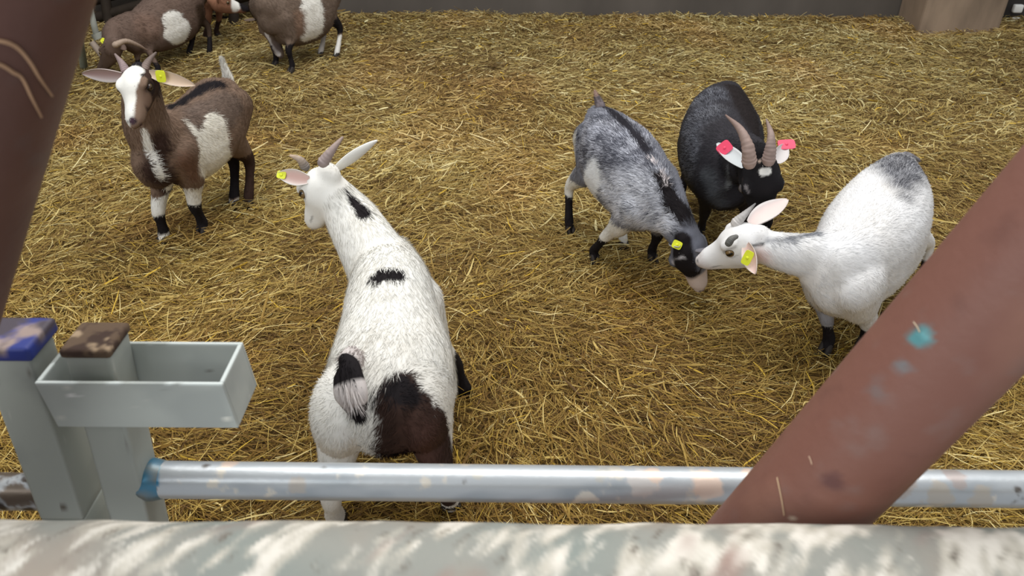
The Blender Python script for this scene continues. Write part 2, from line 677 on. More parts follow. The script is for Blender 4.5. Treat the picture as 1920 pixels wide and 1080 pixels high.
        if tl:
            rows = [[*p, a, b] for p, a, b in tl]
            g.add(rows, s.get('tail_up', (0, 0, 1)), 'tail', 1, 12, 6, solid=False)
            g.tail_rows = rows
        V, Fs = join(g.lofts)
        g.co, g.quads = voxel_body(V, Fs, s.get('voxel', 0.006), [(g.nb, .12), (g.nb * .5 + g.nmid * .5, .09), (A[int(.15 * n)][:3], .12)])
        g.base = np.array([A[n // 2][0], A[n // 2][1], 0.0])
        g.bvh = BVHTree.FromPolygons([Vector(c) for c in g.co], g.quads.tolist())
        g.make()

    # surface point under a place of the photo
    def hit(g, px, py):
        d = ray(px, py)
        r = g.bvh.ray_cast(Vector(CAM), Vector(d))
        if r[0] is not None:
            return np.array(r[0])
        dd = np.linalg.norm(g.base - CAM)
        best = g.bvh.find_nearest(Vector(CAM + d * dd))
        # walk along the ray for the nearest body point
        bd, bp = 9, None
        for t in np.linspace(dd - 0.6, dd + 0.6, 60):
            q = g.bvh.find_nearest(Vector(CAM + d * t))
            if q[0] is not None and q[3] < bd:
                bd, bp = q[3], q[0]
        return np.array(bp)

    def regions(g, X):
        best = np.full(len(X), 9e9)
        reg = np.zeros(len(X), int)
        tt = np.zeros(len(X))
        flow = np.zeros((len(X), 3))
        for k, (c, r, T, name) in enumerate(g.axes):
            if name == 'tail':
                continue
            D = np.linalg.norm(X[:, None, :] - c[None], axis=2) - r[None] * 0.9
            j = D.argmin(1)
            v = D[np.arange(len(X)), j]
            mk = v < best
            best[mk] = v[mk]
            reg[mk] = k
            tt[mk] = j[mk] / (len(c) - 1)
            flow[mk] = T[j[mk]]
        return reg, tt, flow

    def paint(g, X, reg, tt, seed=0, jitter=0.0):
        s = g.s
        rng = np.random.default_rng(seed + 5)
        n = len(X)
        C = np.tile(np.asarray(s['base'], float), (n, 1))
        Xj = X + rng.normal(0, 1, (n, 3)) * jitter
        names = np.array([a[3] for a in g.axes])[reg]
        nz = (fbm(X, 38, 3, 2) - 0.5)
        for op in g.ops:
            if op[0] == 'cap':
                _, pts, rad, col, soft, amp = op
                D = np.full(n, 9e9)
                for i in range(max(1, len(pts) - 1)):
                    a = pts[i]
                    b = pts[min(i + 1, len(pts) - 1)]
                    ab = b - a
                    L2 = max(np.dot(ab, ab), 1e-9)
                    t = np.clip(((Xj - a) @ ab) / L2, 0, 1)
                    d = np.linalg.norm(Xj - (a + t[:, None] * ab), axis=1) - (rad[i] * (1 - t) + rad[min(i + 1, len(pts) - 1)] * t)
                    D = np.minimum(D, d)
                D = D + nz * amp
                wgt = np.clip(0.5 - D / max(soft, 1e-4), 0, 1)[:, None]
                C = C * (1 - wgt) + np.asarray(col) * wgt
            elif op[0] == 'leg':
                _, nm, z0, z1, col = op
                mk = (names == nm)
                z = Xj[:, 2] + nz * 0.02
                wgt = (np.clip((z - z0) / 0.006 + 0.5, 0, 1) * np.clip((z1 - z) / 0.006 + 0.5, 0, 1) * mk)[:, None]
                C = C * (1 - wgt) + np.asarray(col) * wgt
            elif op[0] == 'region':
                _, nm, t0, t1, col = op
                t2 = tt + nz * 0.1
                wgt = ((names == nm) * np.clip((t2 - t0) / 0.05 + 0.5, 0, 1) * np.clip((t1 - t2) / 0.05 + 0.5, 0, 1))[:, None]
                C = C * (1 - wgt) + np.asarray(col) * wgt
            elif op[0] == 'roan':
                _, pts, rad, colA, colB, mixv = op[:6]
                amp_ = op[6] if len(op) > 6 else 1.2
                # grey roan: pale and dark hairs mixed, in streaks
                a = pts[0]
                inside = np.zeros(n)
                for p, r in zip(pts, rad):
                    inside = np.maximum(inside, np.clip(0.5 - (np.linalg.norm(X - p, axis=1) - r) / 0.05, 0, 1))
                if jitter:
                    q = np.clip((rng.random(n) - 0.5) * 1.1 + mixv + (fbm(X, 26, 8, 2) - 0.5) * amp_, 0, 1)
                else:
                    q = np.clip(mixv + (fbm(X, 45, 8, 3) - 0.5) * amp_ * .7, 0, 1)
                col = np.asarray(colA) * (1 - q[:, None]) + np.asarray(colB) * q[:, None]
                C = C * (1 - inside[:, None]) + col * inside[:, None]
        C = C * (1.0 - 0.16 * (fbm(X, 14, 55, 3) - 0.42)[:, None] * np.array([0.8, 1.0, 1.35]))
        # fixed face marks: lip line, dark lids
        hd = (names == 'head')
        for sg in (-1, 1):
            for pts, wd, kk in (([(.56, .026, -.024), (.80, .024, -.022), (1.0, .013, -.022), (1.06, 0, -.021)], .0022, .55),
                                ([(.20, .040, .022), (.33, .044, .024), (.45, .038, .014)], .0035, .45),
                                ([(.24, .044, .002), (.34, .046, .000), (.44, .041, .004)], .0025, .40)):
                D = np.full(n, 9.0)
                for i in range(len(pts) - 1):
                    a, b = g.hp(pts[i][0], sg * pts[i][1], pts[i][2]), g.hp(pts[i + 1][0], sg * pts[i + 1][1], pts[i + 1][2])
                    ab = b - a
                    t = np.clip(((X - a) @ ab) / np.dot(ab, ab), 0, 1)
                    D = np.minimum(D, np.linalg.norm(X - (a + t[:, None] * ab), axis=1))
                wgt = (np.clip(1.6 - D / (wd * g.hk), 0, 1) * kk * hd)[:, None]
                C = C * (1 - wgt) + srgb(60, 50, 48) * wgt
        C = np.clip(C, 0, 1)
        skin = s.get('nose_col', srgb(70, 52, 56))
        for (p, r, col) in ((g.hp(1.02, 0.010, -0.002), 0.0060 * g.hk, BLACK), (g.hp(1.02, -0.010, -0.002), 0.0060 * g.hk, BLACK)):
            d = np.linalg.norm(X - p, axis=1)
            wgt = np.clip(1.2 - d / r, 0, 1)[:, None]
            C = C * (1 - wgt) + col * wgt
        return C

    def make(g):
        s = g.s
        g.ops = []
        for op in s.get('paint', []):
            if op[0] == 'px':          # ('px', [(px,py,rpx),...], colour, soft, amp)
                pts, rad = [], []
                for (a, b, r) in op[1]:
                    p = g.hit(a, b)
                    pts.append(p)
                    rad.append(r * depth(p) / F)
                g.ops.append(('cap', pts, rad, op[2], op[3] if len(op) > 3 else 0.006, op[4] if len(op) > 4 else 0.012))
            elif op[0] == 'roanpx':
                pts, rad = [], []
                for (a, b, r) in op[1]:
                    p = g.hit(a, b)
                    pts.append(p)
                    rad.append(r * depth(p) / F)
                g.ops.append(('roan', pts, rad, *op[2:]))
            elif op[0] == 'cap':
                g.ops.append(('cap', [np.array(p[:3], float) for p in op[1]], [p[3] for p in op[1]], op[2], op[3] if len(op) > 3 else 0.006, op[4] if len(op) > 4 else 0.012))
            elif op[0] == 'head':      # head coordinates t, left, up, radius
                g.ops.append(('cap', [g.hp(*p[:3]) for p in op[1]], [p[3] * g.hk for p in op[1]], op[2], op[3] if len(op) > 3 else 0.004, op[4] if len(op) > 4 else 0.006))
            else:
                g.ops.append(op)
        root = bpy.data.objects.new('goat', None)
        COL.objects.link(root)
        root.location = Vector(g.base)
        root.empty_display_size = 0.1
        tag(root, s['label'], 'goat', 'pygmy goats in the straw pen')
        g.root = root
        reg, tt, flow = g.regions(g.co)
        C = g.paint(g.co, reg, tt)
        # vertex normals
        q = g.quads
        fn = np.cross(g.co[q[:, 2]] - g.co[q[:, 0]], g.co[q[:, 3]] - g.co[q[:, 1]])
        vn = np.zeros_like(g.co)
        for k in range(4):
            np.add.at(vn, q[:, k], fn)
        vn /= np.linalg.norm(vn, axis=1, keepdims=True) + 1e-12
        cen = g.co.mean(0)
        if np.mean(np.sum(fn * (g.co[q[:, 0]] - cen), 1)) < 0:
            vn = -vn
        V, Fs, CC = [g.co - g.base], [np.concatenate([q[:, [0, 1, 2]], q[:, [0, 2, 3]]])], [C]
        # ---- fur blades, part of the same body mesh
        rng = np.random.default_rng(s.get('seed', 1))
        nfur = s.get('fur', 45000)
        ar = np.linalg.norm(fn, axis=1)
        pick = rng.choice(len(q), nfur, p=ar / ar.sum())
        u, v = rng.random(nfur)[:, None], rng.random(nfur)[:, None]
        a, b, c, d = (g.co[q[pick, k]] for k in range(4))
        X = (a * (1 - u) + b * u) * (1 - v) + (d * (1 - u) + c * u) * v
        na = vn[q[pick, 0]]
        rg, t2, fl = g.regions(X)
        CF = g.paint(X, rg, t2, 3, jitter=0.0035)
        names = np.array([ax[3] for ax in g.axes])[rg]
        ln = np.where(names == 'torso', 0.024, np.where(names == 'neck', 0.022, np.where(names == 'head', 0.0085, 0.012)))
        ln = ln * s.get('fur_len', 1.0) * rng.uniform(0.6, 1.3, nfur)
        legm = (names != 'torso') & (names != 'neck') & (names != 'head')
        ln = np.where(legm & (t2 < 0.4), ln * 1.6, ln)
        fl = fl + np.array([0, 0, -0.55]) * ((names == 'torso') | (names == 'neck'))[:, None]
        fl = fl + rng.normal(0, 0.22, (nfur, 3))
        fl = fl - na * np.sum(fl * na, 1, keepdims=True)
        fl /= np.linalg.norm(fl, axis=1, keepdims=True) + 1e-9
        dr = fl + na * rng.uniform(0.06, 0.34, nfur)[:, None]
        dr /= np.linalg.norm(dr, axis=1, keepdims=True)
        sd = np.cross(dr, na)
        sd /= np.linalg.norm(sd, axis=1, keepdims=True) + 1e-9
        wv = rng.uniform(0.0007, 0.0017, nfur)[:, None] * s.get('fur_w', 1.0)
        X0 = X - na * 0.001
        tip = X0 + dr * ln[:, None] - na * (ln * 0.08)[:, None]
        VF = np.stack([X0 - sd * wv, X0 + sd * wv, tip], 1).reshape(-1, 3) - g.base
        FF = np.arange(nfur * 3).reshape(-1, 3) + len(g.co)
        CF = np.clip(CF * rng.uniform(0.86, 1.10, nfur)[:, None], 0, 1)
        V.append(VF)
        Fs.append(FF)
        CC.append(np.repeat(CF, 3, axis=0))
        NV = np.vstack([vn, np.repeat(na * 0.9 + dr * 0.1, 3, axis=0)])
        NV /= np.linalg.norm(NV, axis=1, keepdims=True) + 1e-9
        me = mesh_from('body', np.vstack(V), np.concatenate(Fs), M['coat'], np.vstack(CC))
        try:
            me.normals_split_custom_set_from_vertices(NV.astype(np.float32).tolist())
        except Exception as ex:
            print('normals', ex)
        link('body', me, root)
        g.extras(rng)

    def extras(g, rng):
        s, root, hp = g.s, g.root, g.hp
        B = g.base
        # eyes
        for sg in (-1, 1):
            c = hp(0.34, sg * 0.0395, 0.012)
            r = 0.0115 * g.hk
            V, Fs = ball(c, r, 20, 14, axes=(g.hf, g.hu, g.hl * sg))
            l = (V - c)
            out = l @ (g.hl * sg)
            al, u = l @ g.hf, l @ g.hu
            col = np.tile(srgb(*s.get('iris', (120, 96, 60))), (len(V), 1))
            pup = (np.abs(u) < 0.32 * r) & (np.abs(al) < 0.72 * r) & (out > 0)
            rim = np.sqrt(al ** 2 + u ** 2) > 0.86 * r
            col[pup | rim] = srgb(14, 12, 12)
            link('eye', mesh_from('eye', V - B, Fs, M['eye'], col), root)
        # ears
        for key, sg in (('ear_L', 1), ('ear_R', -1)):
            e = s.get(key, {})
            rt = hp(0.04, sg * 0.036, 0.016)
            d = np.array(e['tip'], float) - rt if 'tip' in e else g.hl * sg * 0.09 - g.hf * 0.02 + g.hu * 0.02
            Le = e.get('len', np.linalg.norm(d))
            d = nrm(d)
            fc = np.array(e.get('face', g.hf), float)         # direction the ear opens to
            fc = nrm(fc - d * np.dot(fc, d))
            sd = nrm(np.cross(d, fc))
            W = e.get('w', 0.024)
            nu, nv = 14, 9
            th = 0.0022
            V, col = [], []
            for lay in (0, 1):
                for i in range(nu):
                    t = i / (nu - 1)
                    wd = W * (0.42 + 1.75 * t * (1 - t) ** 0.8) if t < 0.98 else W * 0.06
                    wd = W * max(0.06, math.sin(math.pi * (0.13 + 0.85 * t)) ** 0.8)
                    for j in range(nv):
                        v = j / (nv - 1) * 2 - 1
                        cup = e.get('cup', 0.75)
                        p = rt + d * (Le * t) + sd * (wd * math.sin(v * 1.35) / 0.976) + fc * (wd * cup * (1 - math.cos(v * 1.35))) - fc * (0.006 * math.sin(t * 3.1))
                        if lay:
                            p = p - fc * th
                        V.append(p)
                        inner = lay == 0
                        ic, oc = np.asarray(e.get('inner', srgb(205, 170, 165))), np.asarray(e.get('outer', s['base']))
                        if inner:
                            k = min(1, abs(v) ** 2 * 1.1)
                            col.append(ic * (1 - k) + np.asarray(e.get('rim', oc)) * k)
                        else:
                            col.append(oc)
            Fs = []
            for i in range(nu - 1):
                for j in range(nv - 1):
                    a = i * nv + j
                    Fs.append([a, a + 1, a + nv + 1, a + nv])
                    b = a + nu * nv
                    Fs.append([b, b + nv, b + nv + 1, b + 1])
            o2 = nu * nv
            for i in range(nu - 1):
                a = i * nv
                Fs.append([a, a + nv, a + nv + o2, a + o2])
                a = i * nv + nv - 1
                Fs.append([a, a + o2, a + nv + o2, a + nv])
            for j in range(nv - 1):
                a = (nu - 1) * nv + j
                Fs.append([a, a + 1, a + 1 + o2, a + o2])
            ear = link('ear', mesh_from('ear', np.array(V) - B, Fs, M['ear'], np.array(col)), root)
            if 'tag' in e:
                tg = e['tag']
                ct = rt + d * (Le * tg.get('t', 0.5)) + fc * tg.get('off', 0.004) + sd * tg.get('shift', 0.0)
                tn = nrm(np.array(tg.get('normal', fc), float))
                tu = np.array(tg.get('up', d), float)
                tu = nrm(tu - tn * np.dot(tu, tn))
                ts = np.cross(tn, tu)
                a, b = tg.get('size', (0.014, 0.017))
                V = []
                N = 24
                for lay in (0.0016, -0.0016):
                    for k in range(N):
                        t = 2 * math.pi * k / N
                        x = math.copysign(abs(math.cos(t)) ** 0.45, math.cos(t)) * a
                        y = math.copysign(abs(math.sin(t)) ** 0.45, math.sin(t)) * b
                        V.append(ct + ts * x + tu * y + tn * lay)
                Fs = [list(range(N)), list(range(N, 2 * N))[::-1]] + [[k, (k + 1) % N, (k + 1) % N + N, k + N][::-1] for k in range(N)]
                # round stud head
                v2, f2 = ball(ct + tn * 0.002, (0.0045, 0.0045, 0.0025), 12, 6, axes=(ts, tu, tn))
                V, Fs = join([(np.array(V), Fs), (v2, f2)])
                t_o = link('ear_tag', mesh_from('ear_tag', V - B, Fs, M[tg.get('mat', 'yellow_tag')], smooth=False), ear)
                t_o['label'] = ('bright pink' if tg.get('mat') == 'pink_tag' else 'bright yellow') + ' plastic ear tag'
        # horns
        for hn in s.get('horns', []):
            pts, r0, r1 = hn['pts'], hn.get('r0', 0.0125), hn.get('r1', 0.003)
            n = len(pts)
            rows = [[*p, r0 * (1 - i / (n - 1)) ** 0.8 + r1 * (i / (n - 1)) + 0.0004, (r0 * (1 - i / (n - 1)) ** 0.8 + r1 * (i / (n - 1))) * 1.15] for i, p in enumerate(pts)]
            V, Fs, S, T = loft(rows, hn.get('up', g.hf), 14, 14)
            ring = len(V) // 14
            for k in range(ring):
                c = V[k * 14:(k + 1) * 14].mean(0)
                V[k * 14:(k + 1) * 14] = c + (V[k * 14:(k + 1) * 14] - c) * (1 + 0.07 * math.sin(k * 1.9) * (1 - k / ring))
            tpar = np.repeat(np.arange(ring) / ring, 14)[:, None]
            cb, ct = np.asarray(hn.get('c0', srgb(150, 128, 118))), np.asarray(hn.get('c1', srgb(110, 98, 92)))
            col = cb * (1 - tpar) + ct * tpar
            col = col * (0.85 + 0.3 * vnoise(V * [1, 1, 1], 160, 2)[:, None])
            link('horn', mesh_from('horn', V - B, Fs, M['horn'], col), root)
        # hooves, two claws each
        for foot, sg, k in g.feet:
            parts = []
            for c in (-1, 1):
                p0 = foot + g.side * c * 0.0085 * k + g.fwd * 0.006 + np.array([0, 0, 0.030])
                p1 = foot + g.side * c * 0.0095 * k + g.fwd * 0.022 + np.array([0, 0, 0.004])
                v, f, _, _ = loft([[*p0, .0085 * k, .0135 * k], [*((p0 + p1) / 2), .0095 * k, .017 * k], [*p1, .0090 * k, .019 * k]], g.fwd, 12, 3)
                parts.append((v, f))
            V, Fs = join(parts)
            link('hoof', mesh_from('hoof', V - B, Fs, M['hoof']), root)
        # tail with its tuft
        if s.get('tail'):
            V, Fs, S, T = loft(g.tail_rows, s.get('tail_up', (0, 0, 1)), 12, 6)
            tcol = s.get('tail_paint')
            L = len(S)

            def tc(X):
                D = np.linalg.norm(X[:, None] - S[None, :, :3], axis=2)
                j = D.argmin(1) / (L - 1)
                C = np.tile(np.asarray(s.get('tail_col', s['base'])), (len(X), 1))
                for (t0, t1, c) in (tcol or []):
                    C[(j >= t0) & (j <= t1)] = c
                return C
            C = tc(V)
            n = s.get('tail_fur', 2500)
            i = rng.integers(0, len(V) - 12, n)
            X = V[i] * 0.5 + V[np.minimum(i + rng.integers(0, 12, n), len(V) - 1)] * 0.5
            D = np.linalg.norm(X[:, None] - S[None, :, :3], axis=2)
            j = D.argmin(1)
            cen = S[j, :3]
            na = X - cen
            na /= np.linalg.norm(na, axis=1, keepdims=True) + 1e-9
            X = cen + na * np.minimum(S[j, 3], S[j, 4])[:, None] * rng.uniform(0.7, 1.3, n)[:, None]
            dr = T[j] + na * rng.uniform(0.1, 0.45, n)[:, None] + rng.normal(0, 0.12, (n, 3)) + np.array([0, 0, s.get('tail_droop', -0.1)])
            dr /= np.linalg.norm(dr, axis=1, keepdims=True)
            sd = np.cross(dr, na)
            sd /= np.linalg.norm(sd, axis=1, keepdims=True) + 1e-9
            ln = rng.uniform(0.012, 0.032, n)[:, None] * s.get('tail_len', 1.0)
            VF = np.stack([X - sd * 0.0011, X + sd * 0.0011, X + dr * ln], 1).reshape(-1, 3)
            CF = np.repeat(tc(X) * rng.uniform(0.85, 1.1, n)[:, None], 3, axis=0)
            Fall = []
            for f in Fs:
                for k in range(1, len(f) - 1):
                    Fall.append([f[0], f[k], f[k + 1]])
            Fall = np.vstack([np.array(Fall), np.arange(3 * n).reshape(-1, 3) + len(V)])
            link('tail', mesh_from('tail', np.vstack([V, VF]) - B, Fall, M['coat'], np.clip(np.vstack([C, CF]), 0, 1)), root)


def ridge(px, py, z, hw, hh):
    p = P(px, py, z=z)
    return [p[0], p[1], z, hw, hh]


def foot(px, py, z=0.0):
    return P(px, py, z=z)


def V3(px, py, Y):
    return P(px, py, Y=Y)


PINK = srgb(214, 178, 168)
BROWN = srgb(122, 101, 86)
DBROWN = srgb(58, 42, 36)

# --- white goat seen from behind, in the middle
Goat(dict(
    label='white goat seen from behind with one black back spot and dark brown haunch', seed=2, fur=70000,
    base=WHITE,
    torso=[ridge(722, 444, .475, .080, .09), ridge(726, 474, .515, .106, .125), ridge(726, 530, .505, .118, .135), ridge(727, 590, .50, .136, .138),
           ridge(720, 640, .51, .136, .130), ridge(706, 684, .505, .112, .105), ridge(696, 714, .47, .080, .075)],
    belly=.015, poll=P(614, 336, z=.59), nose=P(582, 410, z=.455), head_k=1.18,
    head_left=(-.62, -.78, .1), hip_out=.70, rs=.90, hip_r=(.050, .070),
    neck_base=P(724, 522, z=.395), neck_mid=P(658, 408, z=.49), neck_r=(.076, .095, .044, .052),
    feet={'FL': foot(690, 720), 'FR': foot(872, 752), 'RL': foot(632, 990), 'RR': foot(846, 962)},
    thick={'RL': 1.3, 'RR': 1.35, 'FR': 1.2},
    tail=[(P(662, 668, Y=1.17), .022, .018), (P(652, 696, Y=1.09), .027, .016), (P(658, 738, Y=1.050), .031, .014),
          (P(668, 768, Y=1.045), .020, .010)],
    tail_up=(0, -1, .3), tail_paint=[(.0, 1.0, srgb(214, 206, 202)), (.22, .52, BLACK), (.86, 1.0, BLACK)], tail_fur=3000,
    ear_L=dict(tip=P(541, 330, z=.60), len=.095, face=(-.2, -.5, .2), w=.021, outer=WHITE, inner=PINK,
               tag=dict(t=.85, normal=(-.1, -.8, .6), size=(.010, .012), off=.0)),
    ear_R=dict(tip=P(706, 264, z=.66), len=.14, face=(.1, .6, .8), w=.027, outer=WHITE, inner=PINK),
    horns=[dict(pts=[P(572, 312, z=.665), P(562, 299, z=.685), P(545, 292, z=.69)], r0=.011, c0=srgb(120, 115, 112), c1=srgb(190, 165, 140)),
           dict(pts=[P(606, 304, z=.655), P(622, 282, z=.685), P(642, 258, z=.71)], r0=.014, c0=srgb(165, 150, 148), c1=srgb(150, 130, 118))],
    paint=[('px', [(648, 355, 4), (664, 378, 11), (682, 398, 14)], BLACK, .006, .02),
           ('px', [(702, 520, 11), (722, 513, 20), (743, 514, 18)], BLACK, .005, .008),
           ('px', [(712, 525, 6), (698, 545, 1.5)], BLACK, .004, .006),
           ('px', [(752, 745, 50), (770, 790, 54), (765, 850, 60)], DBROWN, .010, .03),
           ('px', [(822, 770, 14), (828, 800, 24), (832, 850, 34)], DBROWN, .008, .02),
           ('px', [(800, 800, 30), (805, 850, 34), (725, 800, 18), (730, 850, 22)], DBROWN, .010, .02),
           ('px', [(708, 600, 1.2), (688, 645, 1.5), (672, 685, 2)], srgb(196, 190, 176), .010, .004),  # crease shade along the spine, painted into the coat
           ('px', [(745, 722, 22), (700, 740, 8), (775, 740, 18)], BLACK, .012, .03),
           ('px', [(790, 810, 22), (795, 860, 22)], srgb(92, 66, 58), .05, .03),
           ('leg', 'RR', .07, .24, DBROWN),
           ('leg', 'RR', -.01, .07, WHITE), ('leg', 'RR', .03, .055, BLACK),
           ('leg', 'FR', -.01, .20, BLACK), ('leg', 'FL', -.01, .13, BLACK),
           ]))

# --- brown and white goat facing the camera, left
Goat(dict(
    label='brown goat with white blaze, white belly patch and raised white tail facing the camera', seed=3, fur=45000,
    base=BROWN, iris=(72, 54, 40),
    torso=[[-1.232, 2.44, .44, .062, .09], [-1.215, 2.53, .515, .088, .135], [-1.185, 2.65, .495, .108, .140], [-1.155, 2.76, .505, .112, .140],
           [-1.13, 2.86, .53, .092, .13], [-1.115, 2.93, .505, .06, .09]],
    belly=.02, poll=P(262, 142, Y=2.44), nose=P(247, 226, Y=2.30), head_k=1.12, head_left=(1, -.12, .0),
    neck_base=(-1.215, 2.50, .41), neck_mid=(-1.222, 2.455, .50), neck_r=(.080, .105, .056, .062), thick={'FR': 1.2, 'FL': 1.2, 'RR': 1.15, 'RL': 1.15},
    feet={'FR': foot(312, 455), 'FL': foot(384, 437), 'RR': foot(443, 385), 'RL': foot(470, 384)},
    tail=[(P(428, 172, Y=2.96), .020, .018), (P(428, 150, Y=2.98), .022, .016), (P(418, 118, Y=2.97), .010, .008)],
    tail_up=(0, 1, 0), tail_col=WHITE, tail_droop=.3, tail_len=.8,
    ear_R=dict(tip=P(154, 138, Y=2.46), face=(.1, -.9, -.25), w=.025, outer=srgb(165, 148, 142), inner=srgb(160, 134, 130), rim=srgb(228, 220, 216)),
    ear_L=dict(tip=P(366, 160, Y=2.42), face=(0, -.9, .35), w=.020, outer=srgb(205, 190, 175), inner=srgb(215, 190, 165), rim=srgb(205, 190, 175),
               tag=dict(t=.28, normal=(-.1, -1, .1), up=(0, 0, 1), size=(.0155, .0185), off=.010)),
    horns=[dict(pts=[P(236, 133, Y=2.44), P(228, 118, Y=2.45), P(216, 102, Y=2.46)], r0=.0135, c0=srgb(150, 130, 130), c1=srgb(120, 105, 100)),
           dict(pts=[P(270, 131, Y=2.44), P(278, 115, Y=2.46), P(292, 99, Y=2.48)], r0=.0135, c0=srgb(128, 112, 104), c1=srgb(100, 86, 80))],
    paint=[('px', [(300, 260, 20), (290, 320, 26), (320, 350, 24)], DBROWN, .03, .02),
           ('px', [(375, 230, 40), (430, 200, 30)], srgb(112, 96, 86), .03, .02),
           ('px', [(404, 238, 27), (408, 268, 32), (402, 306, 32)], srgb(232, 228, 216), .006, .010),
           ('px', [(345, 226, 4), (368, 252, 8), (385, 280, 12)], srgb(232, 228, 216), .008, .008),
           ('px', [(390, 248, 18), (382, 275, 22), (380, 310, 20), (405, 320, 20), (420, 300, 22)], srgb(232, 228, 216), .008, .01),
           ('px', [(345, 300, 18), (365, 330, 14)], srgb(116, 88, 72), .03, .02),
           ('px', [(315, 202, 8), (345, 188, 13), (375, 168, 14), (412, 158, 12)], BLACK, .012, .012),
           ('px', [(270, 245, 6), (280, 285, 8), (298, 325, 8), (318, 350, 9), (335, 360, 8)], WHITE, .006, .008),
           ('px', [(355, 360, 12)], WHITE, .008, .01),
           ('leg', 'FR', .12, .20, WHITE), ('leg', 'FL', .14, .22, WHITE), ('leg', 'FR', .045, .125, BLACK), ('leg', 'FL', -.01, .15, BLACK),
           ('leg', 'FR', -.01, .045, WHITE), ('leg', 'RL', -.01, .22, DBROWN), ('leg', 'RR', .04, .24, BLACK), ('leg', 'RR', -.01, .035, WHITE),
           ('head', [(-.1, 0, .03, .055), (.05, 0, -.01, .06)], BLACK, .01, .01),
           ('head', [(.1, .035, .0, .035), (.4, .04, -.01, .030), (.6, .03, -.02, .02)], srgb(62, 46, 40), .01, .008),
           ('head', [(.36, .048, .008, .022)], srgb(40, 30, 28), .008, .006),
           ('head', [(.55, .026, -.008, .018), (.42, .026, .01, .014)], srgb(120, 98, 84), .008, .006),
           ('head', [(.25, -.030, .02, .030), (.55, -.024, .0, .024), (.85, -.018, -.01, .02)], WHITE, .006, .006),
           ('head', [(.06, .015, .045, .022), (.06, -.015, .045, .022), (.28, 0, .045, .030), (.50, -.008, .03, .024), (.75, -.01, .015, .022), (.95, -.008, -.01, .022)], WHITE, .005, .006),
           ('head', [(.93, 0, -.035, .016)], WHITE, .005, .004),
           ('head', [(1.03, .004, .004, .011)], srgb(62, 44, 52), .006, .004),
           ('head', [(1.0, .014, -.020, .006), (1.03, 0, -.022, .005)], srgb(60, 44, 50), .004, .003),
           ]))

# --- grey roan goat grazing, middle right
GR_D, GR_L = srgb(68, 69, 78), srgb(196, 198, 208)
Goat(dict(
    label='grey roan goat with black mane stripe lowering its head to the straw', seed=4, fur=70000, fur_w=1.1,
    base=srgb(128, 130, 140),
    torso=[ridge(1246, 352, .40, .055, .08), ridge(1228, 312, .455, .082, .12), ridge(1200, 268, .49, .112, .135), ridge(1170, 232, .505, .125, .14),
           ridge(1142, 206, .515, .096, .13), ridge(1122, 196, .48, .048, .08)],
    belly=.02, poll=P(1288, 452, z=.25), nose=P(1306, 542, z=.055), head_left=(.85, -.75, 0), head_k=1.22,
    neck_base=P(1232, 345, z=.36), neck_mid=P(1262, 408, z=.30), neck_r=(.07, .09, .048, .055),
    feet={'FR': foot(1112, 490), 'FL': foot(1220, 490), 'RR': foot(1066, 434), 'RL': foot(1166, 462)},
    tail=[(P(1126, 200, z=.49), .018, .016), (P(1121, 187, z=.51), .013, .012), (P(1117, 176, z=.53), .005, .005)], tail_up=(0, 1, 0),
    tail_col=srgb(120, 110, 112), tail_paint=[(.8, 1, srgb(210, 180, 165))], tail_droop=.3, tail_len=.4, tail_fur=900,
    ear_L=dict(tip=P(1345, 470, z=.26), len=.07, face=(.2, -.3, -.6), w=.018, outer=srgb(120, 118, 124), inner=PINK),
    ear_R=dict(tip=P(1297, 474, z=.315), len=.075, face=(0, -.7, .6), w=.018, outer=srgb(190, 190, 190), inner=srgb(120, 110, 110),
               tag=dict(t=.8, normal=(-.1, -1, .5), size=(.013, .015), off=.004)),
    horns=[],
    paint=[('roanpx', [(1100, 260, 60), (1150, 300, 90), (1130, 380, 60), (1180, 240, 60), (1210, 340, 60)], GR_D, GR_L, .28, 1.5),
           ('roanpx', [(1150, 370, 44), (1180, 380, 60), (1230, 420, 45), (1255, 460, 30)], srgb(80, 82, 92), srgb(228, 230, 238), .66, 1.3),
           ('px', [(1078, 252, 10), (1062, 290, 11), (1058, 340, 11)], WHITE, .008, .01),
           ('px', [(1116, 330, 30), (1106, 362, 27), (1102, 390, 18)], srgb(236, 238, 240), .015, .02),
           ('px', [(1125, 195, 8), (1150, 212, 10), (1185, 245, 10), (1215, 285, 10)], srgb(40, 38, 44), .012, .02),
           ('px', [(1238, 332, 11), (1262, 375, 17), (1288, 408, 20), (1312, 442, 22)], BLACK, .008, .012),
           ('px', [(1222, 300, 4), (1250, 345, 4)], srgb(225, 215, 215), .006, .01),
           ('px', [(1120, 410, 22), (1122, 440, 16)], WHITE, .012, .015),
           ('leg', 'RR', -.01, .14, BLACK), ('leg', 'RR', .14, .23, WHITE), ('leg', 'FR', -.01, .13, BLACK), ('leg', 'FR', .13, .24, WHITE),
           ('leg', 'FL', -.01, .16, BLACK), ('leg', 'RL', -.01, .14, WHITE), ('leg', 'RL', .14, .2, BLACK),
           ('head', [(.0, 0, 0, .05), (.3, -.02, .0, .05)], srgb(110, 112, 122), .02, .01),
           ('head', [(-.15, .01, .04, .034), (.12, .01, .045, .030)], BLACK, .010, .008),
           ('head', [(.15, .01, .045, .010), (.3, -.02, .04, .010)], srgb(205, 203, 208), .008, .01),
           ('head', [(.32, .01, .03, .036), (.55, 0, .02, .032)], BLACK, .008, .006),
           ('head', [(.28, -.04, .012, .020)], BLACK, .006, .006),
           ('head', [(.42, -.03, .02, .005), (.30, -.042, .026, .005)], srgb(200, 198, 205), .004, .006),
           ('head', [(.68, 0, -.01, .036), (1.0, 0, -.01, .034)], srgb(226, 208, 198), .010, .01),
           ('head', [(.70, -.022, -.002, .010)], srgb(100, 98, 110), .008, .008),
           ]))

